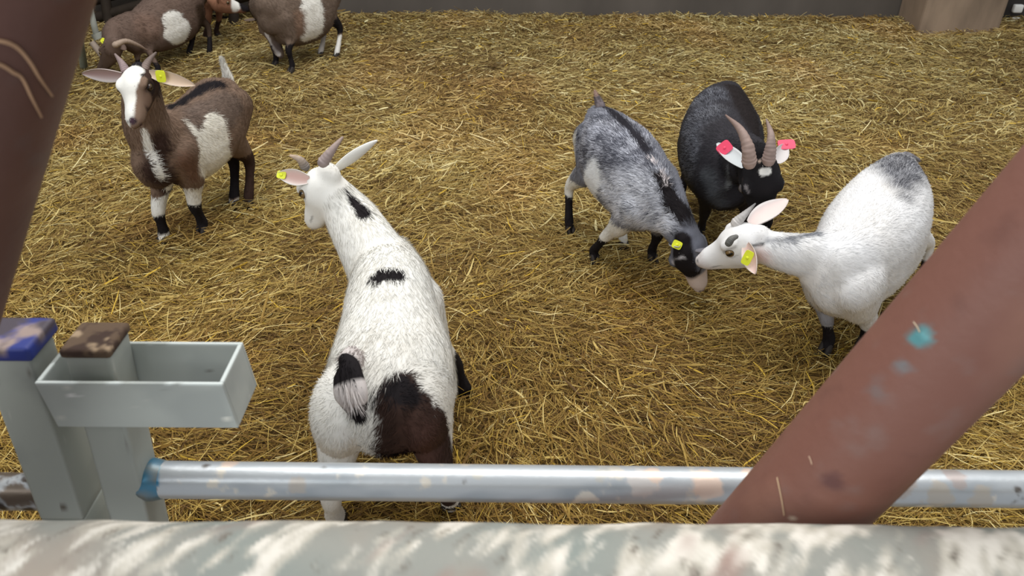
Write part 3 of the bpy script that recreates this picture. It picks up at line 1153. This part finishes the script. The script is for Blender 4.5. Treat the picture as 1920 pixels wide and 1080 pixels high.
# --- black goat with long horns
Goat(dict(
    label='black goat with long curved horns and pink ear tags', seed=5, fur=60000,
    base=srgb(50, 48, 52), iris=(90, 84, 84),
    torso=[ridge(1392, 285, .43, .065, .09), ridge(1382, 255, .50, .095, .13), ridge(1368, 220, .51, .135, .145), ridge(1362, 188, .51, .148, .145),
           ridge(1360, 162, .515, .12, .13), ridge(1368, 152, .47, .065, .09)],
    belly=.03, poll=P(1422, 302, z=.53), nose=P(1432, 428, z=.335), head_k=1.30, head_left=(1, -.1, 0),
    neck_base=P(1375, 300, z=.40), neck_mid=P(1400, 298, z=.47), neck_r=(.08, .10, .055, .06),
    feet={'FR': foot(1312, 445), 'FL': foot(1392, 452), 'RR': foot(1272, 405), 'RL': foot(1400, 400)},
    ear_R=dict(tip=P(1322, 248, z=.56), len=.13, face=(.2, -.75, .35), w=.026, outer=srgb(60, 60, 64), inner=srgb(190, 195, 196), rim=srgb(205, 208, 208),
               tag=dict(t=.72, normal=(-.1, -.9, .5), size=(.022, .018), off=.008, mat='pink_tag')),
    ear_L=dict(tip=P(1484, 252, z=.57), len=.10, face=(-.1, -.8, .4), w=.022, outer=srgb(200, 196, 194), inner=srgb(205, 200, 198), rim=srgb(205, 200, 198),
               tag=dict(t=.95, normal=(0, -.6, .8), up=(1, 0, 0.1), size=(.016, .026), off=.004, mat='pink_tag')),
    horns=[dict(pts=[P(1405, 303, z=.56), P(1402, 275, z=.605), P(1388, 243, z=.64), P(1361, 216, z=.65)], r0=.021, r1=.002, c0=srgb(172, 150, 140), c1=srgb(120, 100, 92)),
           dict(pts=[P(1441, 300, z=.56), P(1445, 275, z=.60), P(1445, 250, z=.63), P(1437, 224, z=.645)], r0=.018, r1=.002, c0=srgb(160, 140, 132), c1=srgb(130, 112, 104))],
    paint=[('roanpx', [(1310, 220, 50), (1290, 290, 50), (1330, 180, 40)], srgb(38, 37, 42), srgb(130, 132, 140), .25),
           ('px', [(1380, 165, 24), (1405, 215, 26), (1415, 250, 20)], srgb(34, 28, 28), .02, .02),
           ('px', [(1330, 330, 16), (1350, 380, 14)], srgb(78, 80, 84), .03, .02),
           ('px', [(1366, 310, 4), (1366, 350, 5)], srgb(110, 112, 114), .012, .01),
           ('leg', 'FR', -.01, .2, srgb(48, 46, 50)), ('leg', 'RR', -.01, .2, BLACK),
           ('head', [(0, 0, 0, .07), (.4, 0, 0, .06), (.9, 0, 0, .05)], srgb(28, 26, 28), .02, .01),
           ('px', [(1430, 322, 8), (1440, 321, 7)], WHITE, .004, .008),
           ('px', [(1424, 302, 4)], srgb(200, 180, 165), .004, .008),
           ('px', [(1404, 362, 2), (1398, 350, 3)], srgb(120, 115, 115), .004, .004),
           ]))

# --- white goat at the right
Goat(dict(
    label='white goat with grey rump turning its head left to nibble the grey goat', seed=6, fur=70000,
    base=srgb(232, 231, 230),
    torso=[ridge(1560, 466, .38, .055, .08), ridge(1590, 440, .44, .088, .125), ridge(1628, 400, .465, .125, .14), ridge(1660, 356, .475, .145, .145),
           ridge(1685, 312, .485, .125, .135), ridge(1693, 288, .45, .07, .10)],
    belly=.03, poll=P(1415, 448, z=.385), nose=P(1312, 482, z=.285), head_k=1.24, head_left=(-.25, -1, -.10),
    neck_base=P(1580, 478, z=.36), neck_mid=P(1500, 478, z=.36), neck_r=(.065, .085, .042, .048),
    feet={'FR': foot(1548, 658), 'FL': foot(1622, 650), 'RR': foot(1640, 520), 'RL': foot(1722, 548)},
    thick={'FL': 1.5, 'FR': 1.1},
    tail=[(P(1700, 296, z=.44) + np.array([.01, .02, 0]), .02, .012), (P(1712, 306, z=.40) + np.array([.02, .03, 0]), .016, .010)], tail_col=srgb(120, 118, 122), tail_fur=500, tail_len=.5,
    ear_R=dict(tip=P(1477, 374, z=.45), face=(-.4, -.3, .9), w=.034, outer=srgb(225, 215, 212), inner=srgb(232, 212, 206), rim=srgb(230, 224, 222)),
    ear_L=dict(tip=P(1422, 532, z=.33), len=.095, face=(-.7, -.55, .2), w=.024, outer=srgb(222, 205, 196), inner=srgb(226, 196, 186), rim=srgb(228, 214, 206),
               tag=dict(t=.50, normal=(-.5, -.8, .25), up=(.25, 0, 1), size=(.0125, .021), off=.014)),
    horns=[dict(pts=[P(1366, 456, z=.44), P(1372, 448, z=.452), P(1380, 444, z=.455)], r0=.009, r1=.006, c0=srgb(96, 96, 92), c1=srgb(110, 108, 104)),
           dict(pts=[P(1380, 418, z=.42), P(1396, 402, z=.445), P(1416, 382, z=.46)], r0=.014, r1=.002, c0=srgb(205, 200, 196), c1=srgb(90, 90, 92))],
    paint=[('roanpx', [(1660, 300, 34), (1690, 296, 46), (1715, 312, 40), (1665, 312, 28), (1690, 312, 44), (1690, 326, 40), (1712, 330, 26), (1690, 345, 28), (1695, 370, 14)], srgb(64, 64, 70), srgb(180, 181, 186), .26, .7),
           ('px', [(1440, 452, 4), (1475, 448, 8), (1530, 438, 9)], srgb(112, 114, 120), .016, .02),
           ('px', [(1405, 462, 2), (1430, 458, 3)], srgb(90, 90, 92), .006, .01),
           ('px', [(1425, 480, 14)], srgb(232, 208, 202), .03, .01),
           ('leg', 'FR', -.01, .115, BLACK), ('leg', 'FR', .115, .20, srgb(150, 150, 156)), ('leg', 'FL', -.01, .09, BLACK),
           ('leg', 'RR', -.01, .12, BLACK), ('leg', 'RL', -.01, .12, BLACK),
           ('head', [(.95, 0, -.02, .03)], srgb(212, 204, 202), .02, .01),
           ]))

# --- background goats, top left
Goat(dict(
    label='brown goat with a white flank patch grazing behind the goat with the white blaze', seed=7, fur=18000, fur_w=1.6, voxel=.008,
    base=srgb(106, 88, 78),
    torso=[[-2.20, 4.50, .29, .06, .08], [-2.16, 4.60, .36, .09, .12], [-2.10, 4.72, .41, .13, .15], [-2.05, 4.84, .45, .13, .16],
           [-2.00, 4.94, .50, .10, .14], [-1.97, 5.02, .46, .06, .09]],
    belly=.03, poll=P(214, 84, z=.24), nose=P(186, 128, z=.06), head_left=(-.5, -.8, 0),
    neck_base=(-2.19, 4.54, .26), neck_mid=(-2.27, 4.48, .25),
    feet={'FL': foot(262, 142), 'FR': foot(300, 142), 'RL': foot(358, 110), 'RR': foot(396, 106)},
    tail=[((-1.985, 5.04, .50), .02, .018), ((-1.98, 5.08, .55), .016, .012)], tail_up=(0, 1, 0), tail_fur=300,
    ear_L=dict(tip=P(196, 76, z=.25), len=.07, face=(-.2, -.8, .3), w=.02, tag=dict(t=.8, normal=(0, -1, .4), size=(.014, .016), off=.006)),
    ear_R=dict(tip=P(240, 100, z=.2), len=.08),
    horns=[dict(pts=[P(216, 84, z=.27), P(236, 77, z=.28), P(258, 84, z=.25), P(276, 94, z=.21)], r0=.016, c0=srgb(170, 150, 132), c1=srgb(120, 100, 88))],
    paint=[('px', [(332, 54, 30), (326, 42, 22), (338, 66, 22)], WHITE, .01, .02),
           ('px', [(275, 50, 25)], srgb(116, 94, 82), .04, .02),
           ('px', [(375, 20, 14), (378, 60, 12)], srgb(62, 48, 36), .03, .02),
           ('leg', 'RL', -.01, .22, BLACK), ('leg', 'RR', -.01, .12, BLACK), ('leg', 'RR', .12, .3, srgb(70, 56, 46)), ('leg', 'FR', -.01, .08, BLACK), ('leg', 'FL', -.01, .1, BLACK)]))

Goat(dict(
    label='reddish brown goat with white and black muzzle partly hidden at the back', seed=8, fur=14000, fur_w=1.6, voxel=.008,
    base=srgb(138, 98, 76),
    torso=[[-1.86, 5.26, .42, .06, .09], [-1.93, 5.29, .50, .09, .13], [-2.05, 5.34, .50, .11, .14], [-2.17, 5.38, .50, .11, .14],
           [-2.28, 5.41, .52, .10, .13], [-2.36, 5.44, .48, .06, .09]],
    belly=.02, poll=P(402, 2, z=.33), nose=P(464, 14, z=.27), head_up=(0, 0, 1),
    neck_base=(-1.88, 5.25, .36), neck_mid=(-1.84, 5.15, .33),
    feet={'FL': foot(408, 72), 'FR': foot(388, 78), 'RL': (-2.30, 5.52, 0), 'RR': (-2.33, 5.36, 0)},
    horns=[],
    paint=[('head', [(.58, 0, 0, .045)], WHITE, .008, .01), ('head', [(.85, 0, 0, .034), (1, 0, 0, .03)], BLACK, .008, .01),
           ('leg', 'FR', -.01, .12, DBROWN), ('leg', 'FL', -.01, .12, DBROWN)]))

Goat(dict(
    label='brown goat with a white belly band and white hind socks grazing beside the rear wall', seed=9, fur=22000, fur_w=1.6, voxel=.008,
    base=srgb(112, 96, 84),
    torso=[[-1.42, 4.58, .40, .06, .09], [-1.37, 4.64, .47, .10, .15], [-1.31, 4.74, .475, .125, .170], [-1.24, 4.84, .48, .125, .170],
           [-1.18, 4.93, .50, .10, .14], [-1.14, 5.01, .47, .06, .09]],
    belly=.03, poll=P(492, 28, z=.30), nose=P(524, 106, z=.07), head_left=(.85, -.5, 0), head_k=1.05,
    neck_base=(-1.41, 4.60, .38), neck_mid=(-1.46, 4.64, .36),
    feet={'FR': foot(520, 124), 'FL': foot(550, 136), 'RR': foot(604, 106), 'RL': foot(634, 108)},
    horns=[],
    tail=[((-1.12, 5.02, .50), .02, .018), ((-1.10, 5.06, .55), .014, .012)], tail_up=(0, 1, 0), tail_fur=300,
    paint=[('px', [(585, 25, 28), (588, 55, 24), (575, 68, 14), (580, -20, 26)], WHITE, .01, .02),
           ('px', [(560, 30, 12), (563, 60, 10)], srgb(128, 104, 88), .03, .02),
           ('px', [(498, 62, 3), (510, 86, 3), (522, 102, 4)], srgb(215, 208, 204), .006, .01),
           ('leg', 'FR', -.01, .14, BLACK), ('leg', 'FL', -.01, .17, BLACK), ('leg', 'RR', .14, .2, BLACK), ('leg', 'RL', .14, .25, BLACK),
           ('leg', 'RR', -.01, .13, srgb(190, 184, 178)), ('leg', 'RL', -.01, .13, WHITE),
           ('head', [(.1, 0, -.01, .04), (.8, 0, -.01, .03)], srgb(88, 76, 76), .02, .01),
           ('head', [(.2, -.036, 0, .006), (.6, -.026, 0, .007), (.95, -.01, 0, .010)], srgb(222, 216, 210), .005, .005)]))
#GOATSEND


# ------------------------------------------------------------------ fence and gate in the foreground
def tube_grid(a, b, r, seg=64, step=0.004):
    a, b = np.array(a, float), np.array(b, float)
    L = np.linalg.norm(b - a)
    n = max(2, int(L / step))
    t = nrm(b - a)
    h = np.array([0, 0, 1.0]) if abs(t[2]) < 0.9 else np.array([0, 1.0, 0])
    s = nrm(np.cross(h, t))
    u = np.cross(t, s)
    th = np.linspace(0, 2 * math.pi, seg, endpoint=False)
    ring = (np.cos(th)[:, None] * s + np.sin(th)[:, None] * u) * r
    k = np.linspace(0, 1, n + 1)[:, None, None]
    V = (a + (b - a) * k + ring[None]).reshape(-1, 3)
    idx = np.arange((n + 1) * seg).reshape(n + 1, seg)
    nx = np.roll(idx, -1, 1)
    Fq = np.stack([idx[:-1].ravel(), nx[:-1].ravel(), nx[1:].ravel(), idx[1:].ravel()], 1)
    N = np.tile(ring / r, (n + 1, 1))
    return V, Fq, N


def front_hit(px, py, a, b, r):
    """point of a straight tube's surface facing this place of the photo"""
    d = ray(px, py)
    a, b = np.array(a, float), np.array(b, float)
    t = nrm(b - a)
    w0 = CAM - a
    dd, tt_, wd, wt = 1.0, np.dot(d, t), np.dot(w0, d), np.dot(w0, t)
    s = (tt_ * wt - wd) / (1 - tt_ * tt_)
    pr = CAM + d * s
    ax = a + t * np.dot(pr - a, t)
    off = pr - ax
    o = np.linalg.norm(off)
    if o > r:
        return ax + off / o * r
    return pr - d * math.sqrt(max(0, r * r - o * o) / (1 - tt_ * tt_))


def splat(V, C, p, r, col, amp=0.5, seed=1, axes=None, soft=0.25):
    D = V - p
    if axes is not None:
        D = D @ np.array(axes).T / np.array(r)
    else:
        D = D / r
    d = np.linalg.norm(D, axis=1) + (fbm(V, 90, seed, 3) - 0.5) * 2 * amp
    wgt = np.clip((1 - d) / soft, 0, 1)[:, None]
    return C * (1 - wgt) + np.asarray(col) * wgt


XA = np.array([1.0, 0, 0])
YA = np.array([0, 1.0, 0])
ZA = np.array([0, 0, 1.0])

# ---- front rail, thick and crusted, runs across the bottom
ra, rb = np.array([-1.15, .43, .843]), np.array([1.15, .43, .843])
rr = 0.062
V, Fq, N = tube_grid(ra, rb, rr, 96, 0.003)
V = V + N * ((fbm(V, 14, 3, 3) - 0.5) * 0.006)[:, None]
sk = V.copy()
ang = np.arctan2(V[:, 2] - ra[2], V[:, 1] - ra[1]) * rr
sk = np.stack([V[:, 0] * 1.5 + ang * 0.9, ang * 0.8, V[:, 0] * 0], 1) * 1.05
n1, n2, n3 = fbm(sk, 26, 61, 4), fbm(sk, 60, 62, 3), fbm(V, 9, 63, 3)
C = np.tile(srgb(150, 150, 142), (len(V), 1))


def mixc(C, wgt, col):
    wgt = np.clip(wgt, 0, 1)[:, None]
    return C * (1 - wgt) + np.asarray(col) * wgt


C = mixc(C, (n3 - 0.50) * 4, srgb(166, 152, 138))
C = mixc(C, (0.46 - n3) * 4, srgb(136, 144, 138))
C = mixc(C, (n1 - 0.455) * 7, srgb(196, 190, 176))
C = mixc(C, (n1 * 0.6 + n2 * 0.4 - 0.53) * 9, srgb(226, 220, 208))
C = mixc(C, (0.34 - n2) * 6, srgb(112, 104, 94))
C = mixc(C, (fbm(sk, 16, 71, 3) - 0.68) * 5, srgb(156, 128, 118))
o = link('fence_rail', mesh_from('fence_rail', V - (ra + rb) / 2, Fq, M['crust'], C), loc=Vector((ra + rb) / 2))
tag(o, 'thick horizontal rail caked with pale droppings across the bottom of the view', 'rail')

# ---- two slanting red-brown pipes
def barrier_pipe(a, b, r, label, marks, fn=None, ext0=0.0, ext1=0.6, tint=1.0):
    a, b = np.array(a, float), np.array(b, float)
    t = nrm(b - a)
    z_dn = a - t * (a[2] / t[2]) if ext0 else a
    bb = b + t * ext1
    V, Fq, N = tube_grid(z_dn, bb, r, 80, 0.005)
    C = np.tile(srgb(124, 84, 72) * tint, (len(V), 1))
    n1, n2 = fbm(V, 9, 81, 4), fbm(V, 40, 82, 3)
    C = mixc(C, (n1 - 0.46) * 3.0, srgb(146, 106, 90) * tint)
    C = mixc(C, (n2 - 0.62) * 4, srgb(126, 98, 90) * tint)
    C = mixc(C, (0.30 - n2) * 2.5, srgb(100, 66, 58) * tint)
    for (px, py, rad, col, amp, ax) in marks:
        p = front_hit(px, py, a, b, r)
        C = splat(V, C, p, rad, col, amp, 7, ax, .7)
    o = link('barrier_pipe', mesh_from('barrier_pipe', V - z_dn, Fq, M['rust'], C), loc=Vector(z_dn))
    tag(o, label, 'pipe')
    return o


RA, RB = P(1466, 985, Y=.565), P(1925, 486, Y=.565)
TEAL = srgb(84, 138, 142)
axd = nrm(RB - RA)
axp = nrm(np.cross(axd, FW))
scr = (axd, axp, FW)
barrier_pipe(RA, RB, .060, 'red-brown slanting steel pipe with teal paint marks crossing the right side',
             [(1728, 636, .0115, TEAL, .8, None), (1735, 630, .005, srgb(104, 160, 164), .5, None), (1690, 688, .009, srgb(116, 112, 112), .8, None),
              (1560, 905, .012, srgb(98, 64, 60), .8, None), (1640, 735, .014, srgb(118, 100, 96), .9, None),
              (1488, 972, .004, srgb(190, 170, 150), .6, None)], ext0=1, ext1=.5)
LA, LB = P(-135, 530, Y=.565), P(-15, 0, Y=.565)
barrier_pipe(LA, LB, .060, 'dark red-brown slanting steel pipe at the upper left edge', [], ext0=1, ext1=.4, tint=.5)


def stalk(label, pix, r, a, b, R, group='bent straws stuck on the left pipe', cc=(168, 134, 104)):
    pts = []
    for (px, py) in pix:
        q = front_hit(px, py, a, b, R + 0.0015)
        pts.append([*q, r, r * .6])
    pts[0][3] = pts[0][4] = pts[-1][3] = r * .35
    V, Fs, _, _ = loft(pts, FW, 8, 6)
    B = V.mean(0)
    C = np.tile(srgb(*cc), (len(V), 1))
    o = link('straw_stalk', mesh_from('straw_stalk', V - B, Fs, M['straw'], C), loc=Vector(B))
    tag(o, label, 'straw', group)


stalk('upper bent straw stalk stuck to the dark left pipe', [(-40, 78), (0, 77), (30, 88), (55, 115), (75, 148), (98, 180)], .0014, LA, LB, .06)
stalk('lower bent straw stalk stuck to the dark left pipe', [(-40, 110), (0, 121), (25, 136), (42, 148), (60, 185), (78, 220)], .0013, LA, LB, .06)

G2_ = 'thin straws stuck on the right pipe'
stalk('longest thin straw stuck low on the right red-brown pipe', [(1457, 896), (1461, 915), (1466, 940), (1470, 966)], .00055, RA, RB, .06, G2_, (206, 176, 142))
stalk('short thin straw stuck on the right red-brown pipe above the longest straw', [(1517, 856), (1520, 863), (1522, 870)], .0005, RA, RB, .06, G2_, (196, 166, 140))
stalk('short straw stuck beside the teal paint mark on the right pipe', [(1713, 604), (1719, 612), (1724, 622)], .0005, RA, RB, .06, G2_, (196, 176, 150))


# ---- gate: box-section end post, round galvanised rail ; fence post with latch box and blue cap
def galv_pipe(name, a, b, r, marks, parent, base, dirty=0.0):
    V, Fq, N = tube_grid(a, b, r, 64, 0.003)
    C = np.tile(srgb(196, 201, 204), (len(V), 1))
    n1, n2 = fbm(V * [0.35, 1, 1], 30, 91, 3), fbm(V, 45, 92, 4)
    C = mixc(C, (n1 - 0.52) * 4, srgb(168, 176, 182))
    C = mixc(C, (n2 - 0.66) * 14, srgb(226, 220, 208))
    C = mixc(C, (0.24 - n2) * 12, srgb(110, 104, 98))
    if dirty:
        C = mixc(C, (n2 - 0.40) * 8, srgb(108, 96, 84))
        C = mixc(C, (0.44 - n2) * 8, srgb(64, 54, 46))
    for (px, py, rad, col, amp) in marks:
        p = front_hit(px, py, a, b, r)
        C = splat(V, C, p, rad, col, amp, 17)
    return link(name, mesh_from(name, V - base, Fq, M['galv'], C), parent)


def leaning_box(c0, c1, wx, wy, bev=0.004):
    """box-section post from c0 (bottom centre) to c1 (top centre)"""
    V, Fs = box_mesh(-wx / 2, wx / 2, -wy / 2, wy / 2, 0, 1, 0)
    import bmesh
    bm = bmesh.new()
    vs = []
    for sz, c in ((0, c0), (1, c1)):
        for sx, sy in ((-1, -1), (1, -1), (1, 1), (-1, 1)):
            vs.append(bm.verts.new(Vector((c[0] + sx * wx / 2, c[1] + sy * wy / 2, c[2]))))
    for f in ((0, 3, 2, 1), (4, 5, 6, 7), (0, 1, 5, 4), (1, 2, 6, 5), (2, 3, 7, 6), (3, 0, 4, 7)):
        bm.faces.new([vs[i] for i in f])
    bmesh.ops.bevel(bm, geom=bm.edges[:], offset=bev, segments=3, affect='EDGES', profile=0.5)
    bmesh.ops.subdivide_edges(bm, edges=[e for e in bm.edges if e.calc_length() > 0.02], cuts=24, use_grid_fill=True)
    bm.verts.index_update()
    V = np.array([v.co[:] for v in bm.verts])
    Fs = [[v.index for v in f.verts] for f in bm.faces]
    bm.free()
    return V, Fs


def steel_col(V, seed=0, base=(164, 168, 160)):
    C = np.tile(srgb(*base), (len(V), 1))
    n1, n2 = fbm(V, 12, 101 + seed, 4), fbm(V, 70, 102 + seed, 3)
    C = mixc(C, (n1 - 0.50) * 5, srgb(base[0] - 16, base[1] - 16, base[2] - 14))
    C = mixc(C, (n2 - 0.76) * 10, srgb(205, 205, 196))
    C = mixc(C, (0.22 - n2) * 12, srgb(88, 80, 70))
    return C


YP = .7385
pw = .054
# gate: post with dirty top, galvanised rail
zt = .889
q_r = P(206, 675, Y=YP - pw / 2)
q_l = P(122, 675, Y=YP - pw / 2)
topc = np.array([(q_l[0] + q_r[0]) / 2, YP, zt])
b_l, b_r = P(201, 976, Y=YP - pw / 2), P(282, 976, Y=YP - pw / 2)
botc = np.array([(b_l[0] + b_r[0]) / 2, YP, b_l[2]])
dirn = (topc - botc) / (topc[2] - botc[2])
foot2 = botc - dirn * (botc[2] - 0.0) * 0.35
foot2 = np.array([foot2[0], YP, botc[2] * 0.65])
gate = bpy.data.objects.new('pen_gate', None)
COL.objects.link(gate)
gate.location = Vector((botc[0], YP, 0))
gate['label'] = 'galvanised gate with grey end post sitting in the latch box'
gate['category'] = 'gate'
gb = np.array([botc[0], YP, 0.0])
V, Fs = leaning_box(foot2, topc, pw, pw)
po = link('end_post', mesh_from('end_post', V - gb, Fs, M['paint_steel'], steel_col(V, 0)), gate)
V, Fs = leaning_box(topc - [0, 0, .003], topc + np.array([0, 0, .010]), pw + .006, pw + .006, .005)
C = np.tile(srgb(96, 78, 62), (len(V), 1))
C = mixc(C, (fbm(V, 60, 5, 4) - 0.5) * 8, srgb(66, 50, 42))
C = mixc(C, (fbm(V, 50, 15, 3) - 0.62) * 10, srgb(160, 138, 112))
cp_o = link('post_cap', mesh_from('post_cap', V - gb, Fs, M['crust'], C), po)
cp_o['label'] = 'dirt covered brown cap'
ga = np.array([botc[0] + .02, YP, P(290, 899, Y=YP)[2]])
gx = P(1900, 917, Y=YP)
gbp = ga + (gx - ga) * 1.25
DROP = srgb(236, 214, 198)
BL = srgb(60, 130, 165)
galv_pipe('gate_rail', ga, gbp, .0252, [
    (286, 900, .011, BL, .9), (292, 880, .005, srgb(120, 190, 210), .7), (284, 915, .006, srgb(70, 80, 86), .8), (432, 868, .0125, DROP, .25), (560, 912, .013, srgb(196, 190, 182), .6), (898, 888, .010, srgb(205, 204, 196), .7),
    (1130, 886, .012, srgb(196, 196, 190), .8), (1160, 884, .013, srgb(214, 210, 200), .7), (1205, 905, .022, srgb(216, 212, 208), .55), (1225, 890, .014, DROP, .5), (1320, 905, .022, DROP, .45),
    (1340, 915, .014, DROP, .4), (1400, 884, .010, DROP, .5), (1690, 905, .02, srgb(190, 182, 176), .7), (1760, 930, .02, srgb(196, 190, 180), .7), (1840, 935, .018, srgb(196, 190, 180), .7),
    (1790, 895, .016, srgb(186, 176, 172), .8)], gate, gb)
V, Fs, _, _ = loft([[*(ga + [pw / 2 - .016, 0, 0]), .029, .029], [*(ga + [pw / 2 - .010, 0, 0]), .029, .029]], ZA, 32, 2)
wo = link('weld_collar', mesh_from('weld_collar', V - gb, Fs, M['galv'], mixc(np.tile(srgb(120, 128, 128), (len(V), 1)), (fbm(V, 40, 3, 2) - .45) * 6, srgb(74, 128, 156))), gate)
# far end post of the gate, outside the frame at the right
e1 = np.array([gbp[0], YP, gbp[2] + .12])
e0 = np.array([gbp[0], YP, 0.10])
V, Fs = leaning_box(e0, e1, pw, pw)
link('far_post', mesh_from('far_post', V - gb, Fs, M['paint_steel'], steel_col(V, 3)), gate)

# fence post with blue cap, latch box and dirty rail to the left
zt1 = .889
r1 = P(57, 675, Y=YP - pw / 2)
b1 = P(157, 976, Y=YP - pw / 2)
w1 = .060
t1 = np.array([r1[0] - w1 / 2, YP, zt1])
bb1 = np.array([b1[0] - w1 / 2, YP, b1[2]])
post = bpy.data.objects.new('fence_post', None)
COL.objects.link(post)
f1 = bb1 + (bb1 - t1) / (t1[2] - bb1[2]) * bb1[2] * 0.9
pb0 = np.array([bb1[0], YP, 0.0])
post.location = Vector(pb0)
post['label'] = 'grey steel fence post with a blue cap and open latch box at the lower left'
post['category'] = 'post'
g1 = np.array([bb1[0] - .02, YP, 0.0])
V, Fs = leaning_box(np.array([g1[0], YP, -0.01]), bb1, w1, pw)
V2, F2 = leaning_box(bb1, t1, w1, pw)
V[:, 1] = np.where(V[:, 1] > YP, V[:, 1] + .03, V[:, 1])
V2[:, 1] = np.where((V2[:, 1] > YP) & (V2[:, 2] < .80), V2[:, 1] + .03, V2[:, 1])
V, Fs = join([(V, Fs), (V2, F2)])
po = link('upright', mesh_from('upright', V - pb0, Fs, M['paint_steel'], steel_col(V, 1, (158, 162, 154))), post)
V, Fs = leaning_box(t1 - [0, 0, .006], t1 + np.array([0, 0, .014]), w1 + .012, pw + .012, .005)
C = np.tile(srgb(42, 54, 124), (len(V), 1))
C = mixc(C, ((fbm(V, 25, 5, 4) - 0.47) * 8) * (V[:, 2] > t1[2] + .008), srgb(150, 132, 124))
C = mixc(C, ((fbm(V, 30, 25, 4) - 0.48) * 8) * (V[:, 2] > t1[2] + .008), srgb(70, 62, 70))
cb = link('post_cap', mesh_from('post_cap', V - pb0, Fs, M['paint_steel'], C), po)
cb['label'] = 'blue painted cap with dirt on top'
# latch box: four sided open box around the gate post
yf, yb = .690, P(464, 641, z=.866)[1]
xl, xr = P(62, 714, Y=yf)[0], P(417, 722, Y=yf)[0]
z1_ = .866
z0_ = P(440, 803, Y=yf)[2]
tk = .005
parts = []
for (x0, x1, y0, y1) in ((xl, xr, yf, yf + tk), (xl, xr, yb - tk, yb), (xr - tk, xr, yf + tk, yb - tk), (xl, xl + tk, yf + tk, yb - tk)):
    V, Fs = leaning_box(np.array([(x0 + x1) / 2 + .006, (y0 + y1) / 2, z0_]), np.array([(x0 + x1) / 2, (y0 + y1) / 2, z1_]), x1 - x0, y1 - y0, .0012)
    parts.append((V, Fs))
V, Fs = join(parts)
C = steel_col(V, 2, (178, 183, 177))
C = mixc(C, (V[:, 2] - (z1_ - .004)) * 400 * (fbm(V, 50, 3, 2) > .45), srgb(205, 212, 208))
for (px, py, rx, rz, col) in ((138, 742, .007, .003, srgb(225, 225, 222)), (428, 785, .006, .004, srgb(215, 215, 205)), (372, 689, .002, .002, srgb(60, 56, 52))):
    p = P(px, py, Y=yf if py > 700 else yb - tk)
    C = splat(V, C, p, (rx, .01, rz), col, .35, 5, (XA, YA, ZA))
lb = link('latch_box', mesh_from('latch_box', V - pb0, Fs, M['paint_steel'], C, smooth=False), post)
la, lb_ = np.array([bb1[0] - .02, YP + .01, P(40, 932, Y=YP)[2]]), np.array([bb1[0] - .9, YP + .01, P(40, 932, Y=YP)[2]])
galv_pipe('side_rail', lb_, la, .026, [], post, pb0, dirty=1)


# ------------------------------------------------------------------ back left corner: hurdle, hay rack, pole on the ground
def rods(name, segs, mat, label, cat, col, partname='bar'):
    base = np.array(segs[0][0], float) * [1, 1, 0]
    root = bpy.data.objects.new(name, None)
    COL.objects.link(root)
    root.location = Vector(base)
    root['label'], root['category'] = label, cat
    for sgm in segs:
        a, b, r = sgm[:3]
        nm = sgm[3] if len(sgm) > 3 else partname
        c = sgm[4] if len(sgm) > 4 else col
        V, Fq, N = tube_grid(a, b, r, 20, 0.01)
        C = np.tile(c, (len(V), 1)) * (0.75 + 0.5 * fbm(V, 20, 7, 3)[:, None])
        link(nm, mesh_from(nm, V - base, Fq, mat, C), root)
    return root


GT = srgb(168, 170, 160)
h0 = P(195, 138, z=0.0)
Yh = h0[1]
rods('metal_hurdle', [
    (P(150, -60, Y=Yh), P(180, 62, Y=Yh), .017, 'upright'),
    (P(180, 62, Y=Yh), P(186, 72, Y=Yh), .030, 'hinge_socket'),
    (P(172, 78, Y=Yh - .02), P(198, 112, Y=Yh - .02), .019, 'hinge_arm', srgb(176, 160, 146)),
    (P(198, 104, Y=Yh), P(196, 140, Y=Yh), .016, 'foot_bar'),
    (P(150, -60, Y=Yh), P(60, -60, Y=Yh), .017, 'top_bar'),
], M['paint_steel'], 'pale metal hurdle upright with hinge at the top left beside the grazing goat', 'hurdle', GT)
rods('flat_stake', [
    (P(146, 60, z=.28), P(158, 128, z=.0), .022, 'shaft'), (P(146, 60, z=.28), P(143, 20, z=.44), .022, 'tip')
], M['paint_steel'], 'grey green stake leaning beside the dark left pipe', 'stake', srgb(140, 146, 134))
DK = srgb(46, 38, 30)
sg = []
for k in range(5):
    yy = 5.64 + 0.04 * k
    sg.append(((-3.15, yy, -.12 + .12 * k), (-1.80, yy + .10, .22 + .12 * k), .045 if k % 2 == 0 else .035))
for xx in (-2.9, -2.0):
    sg.append(((xx, 5.66, -.02), (xx, 5.86, .72), .035, 'leg'))
rods('hay_rack', sg, M['crust'], 'dark wooden hay rack against the wall behind the brown goats', 'rack', DK, 'slat')
rods('ground_pole', [(P(400, 31, z=.02), P(478, 42, z=.02), .014, 'shaft')], M['crust'], 'thin dark pole lying on straw below the reddish goat', 'pole', srgb(34, 28, 26))
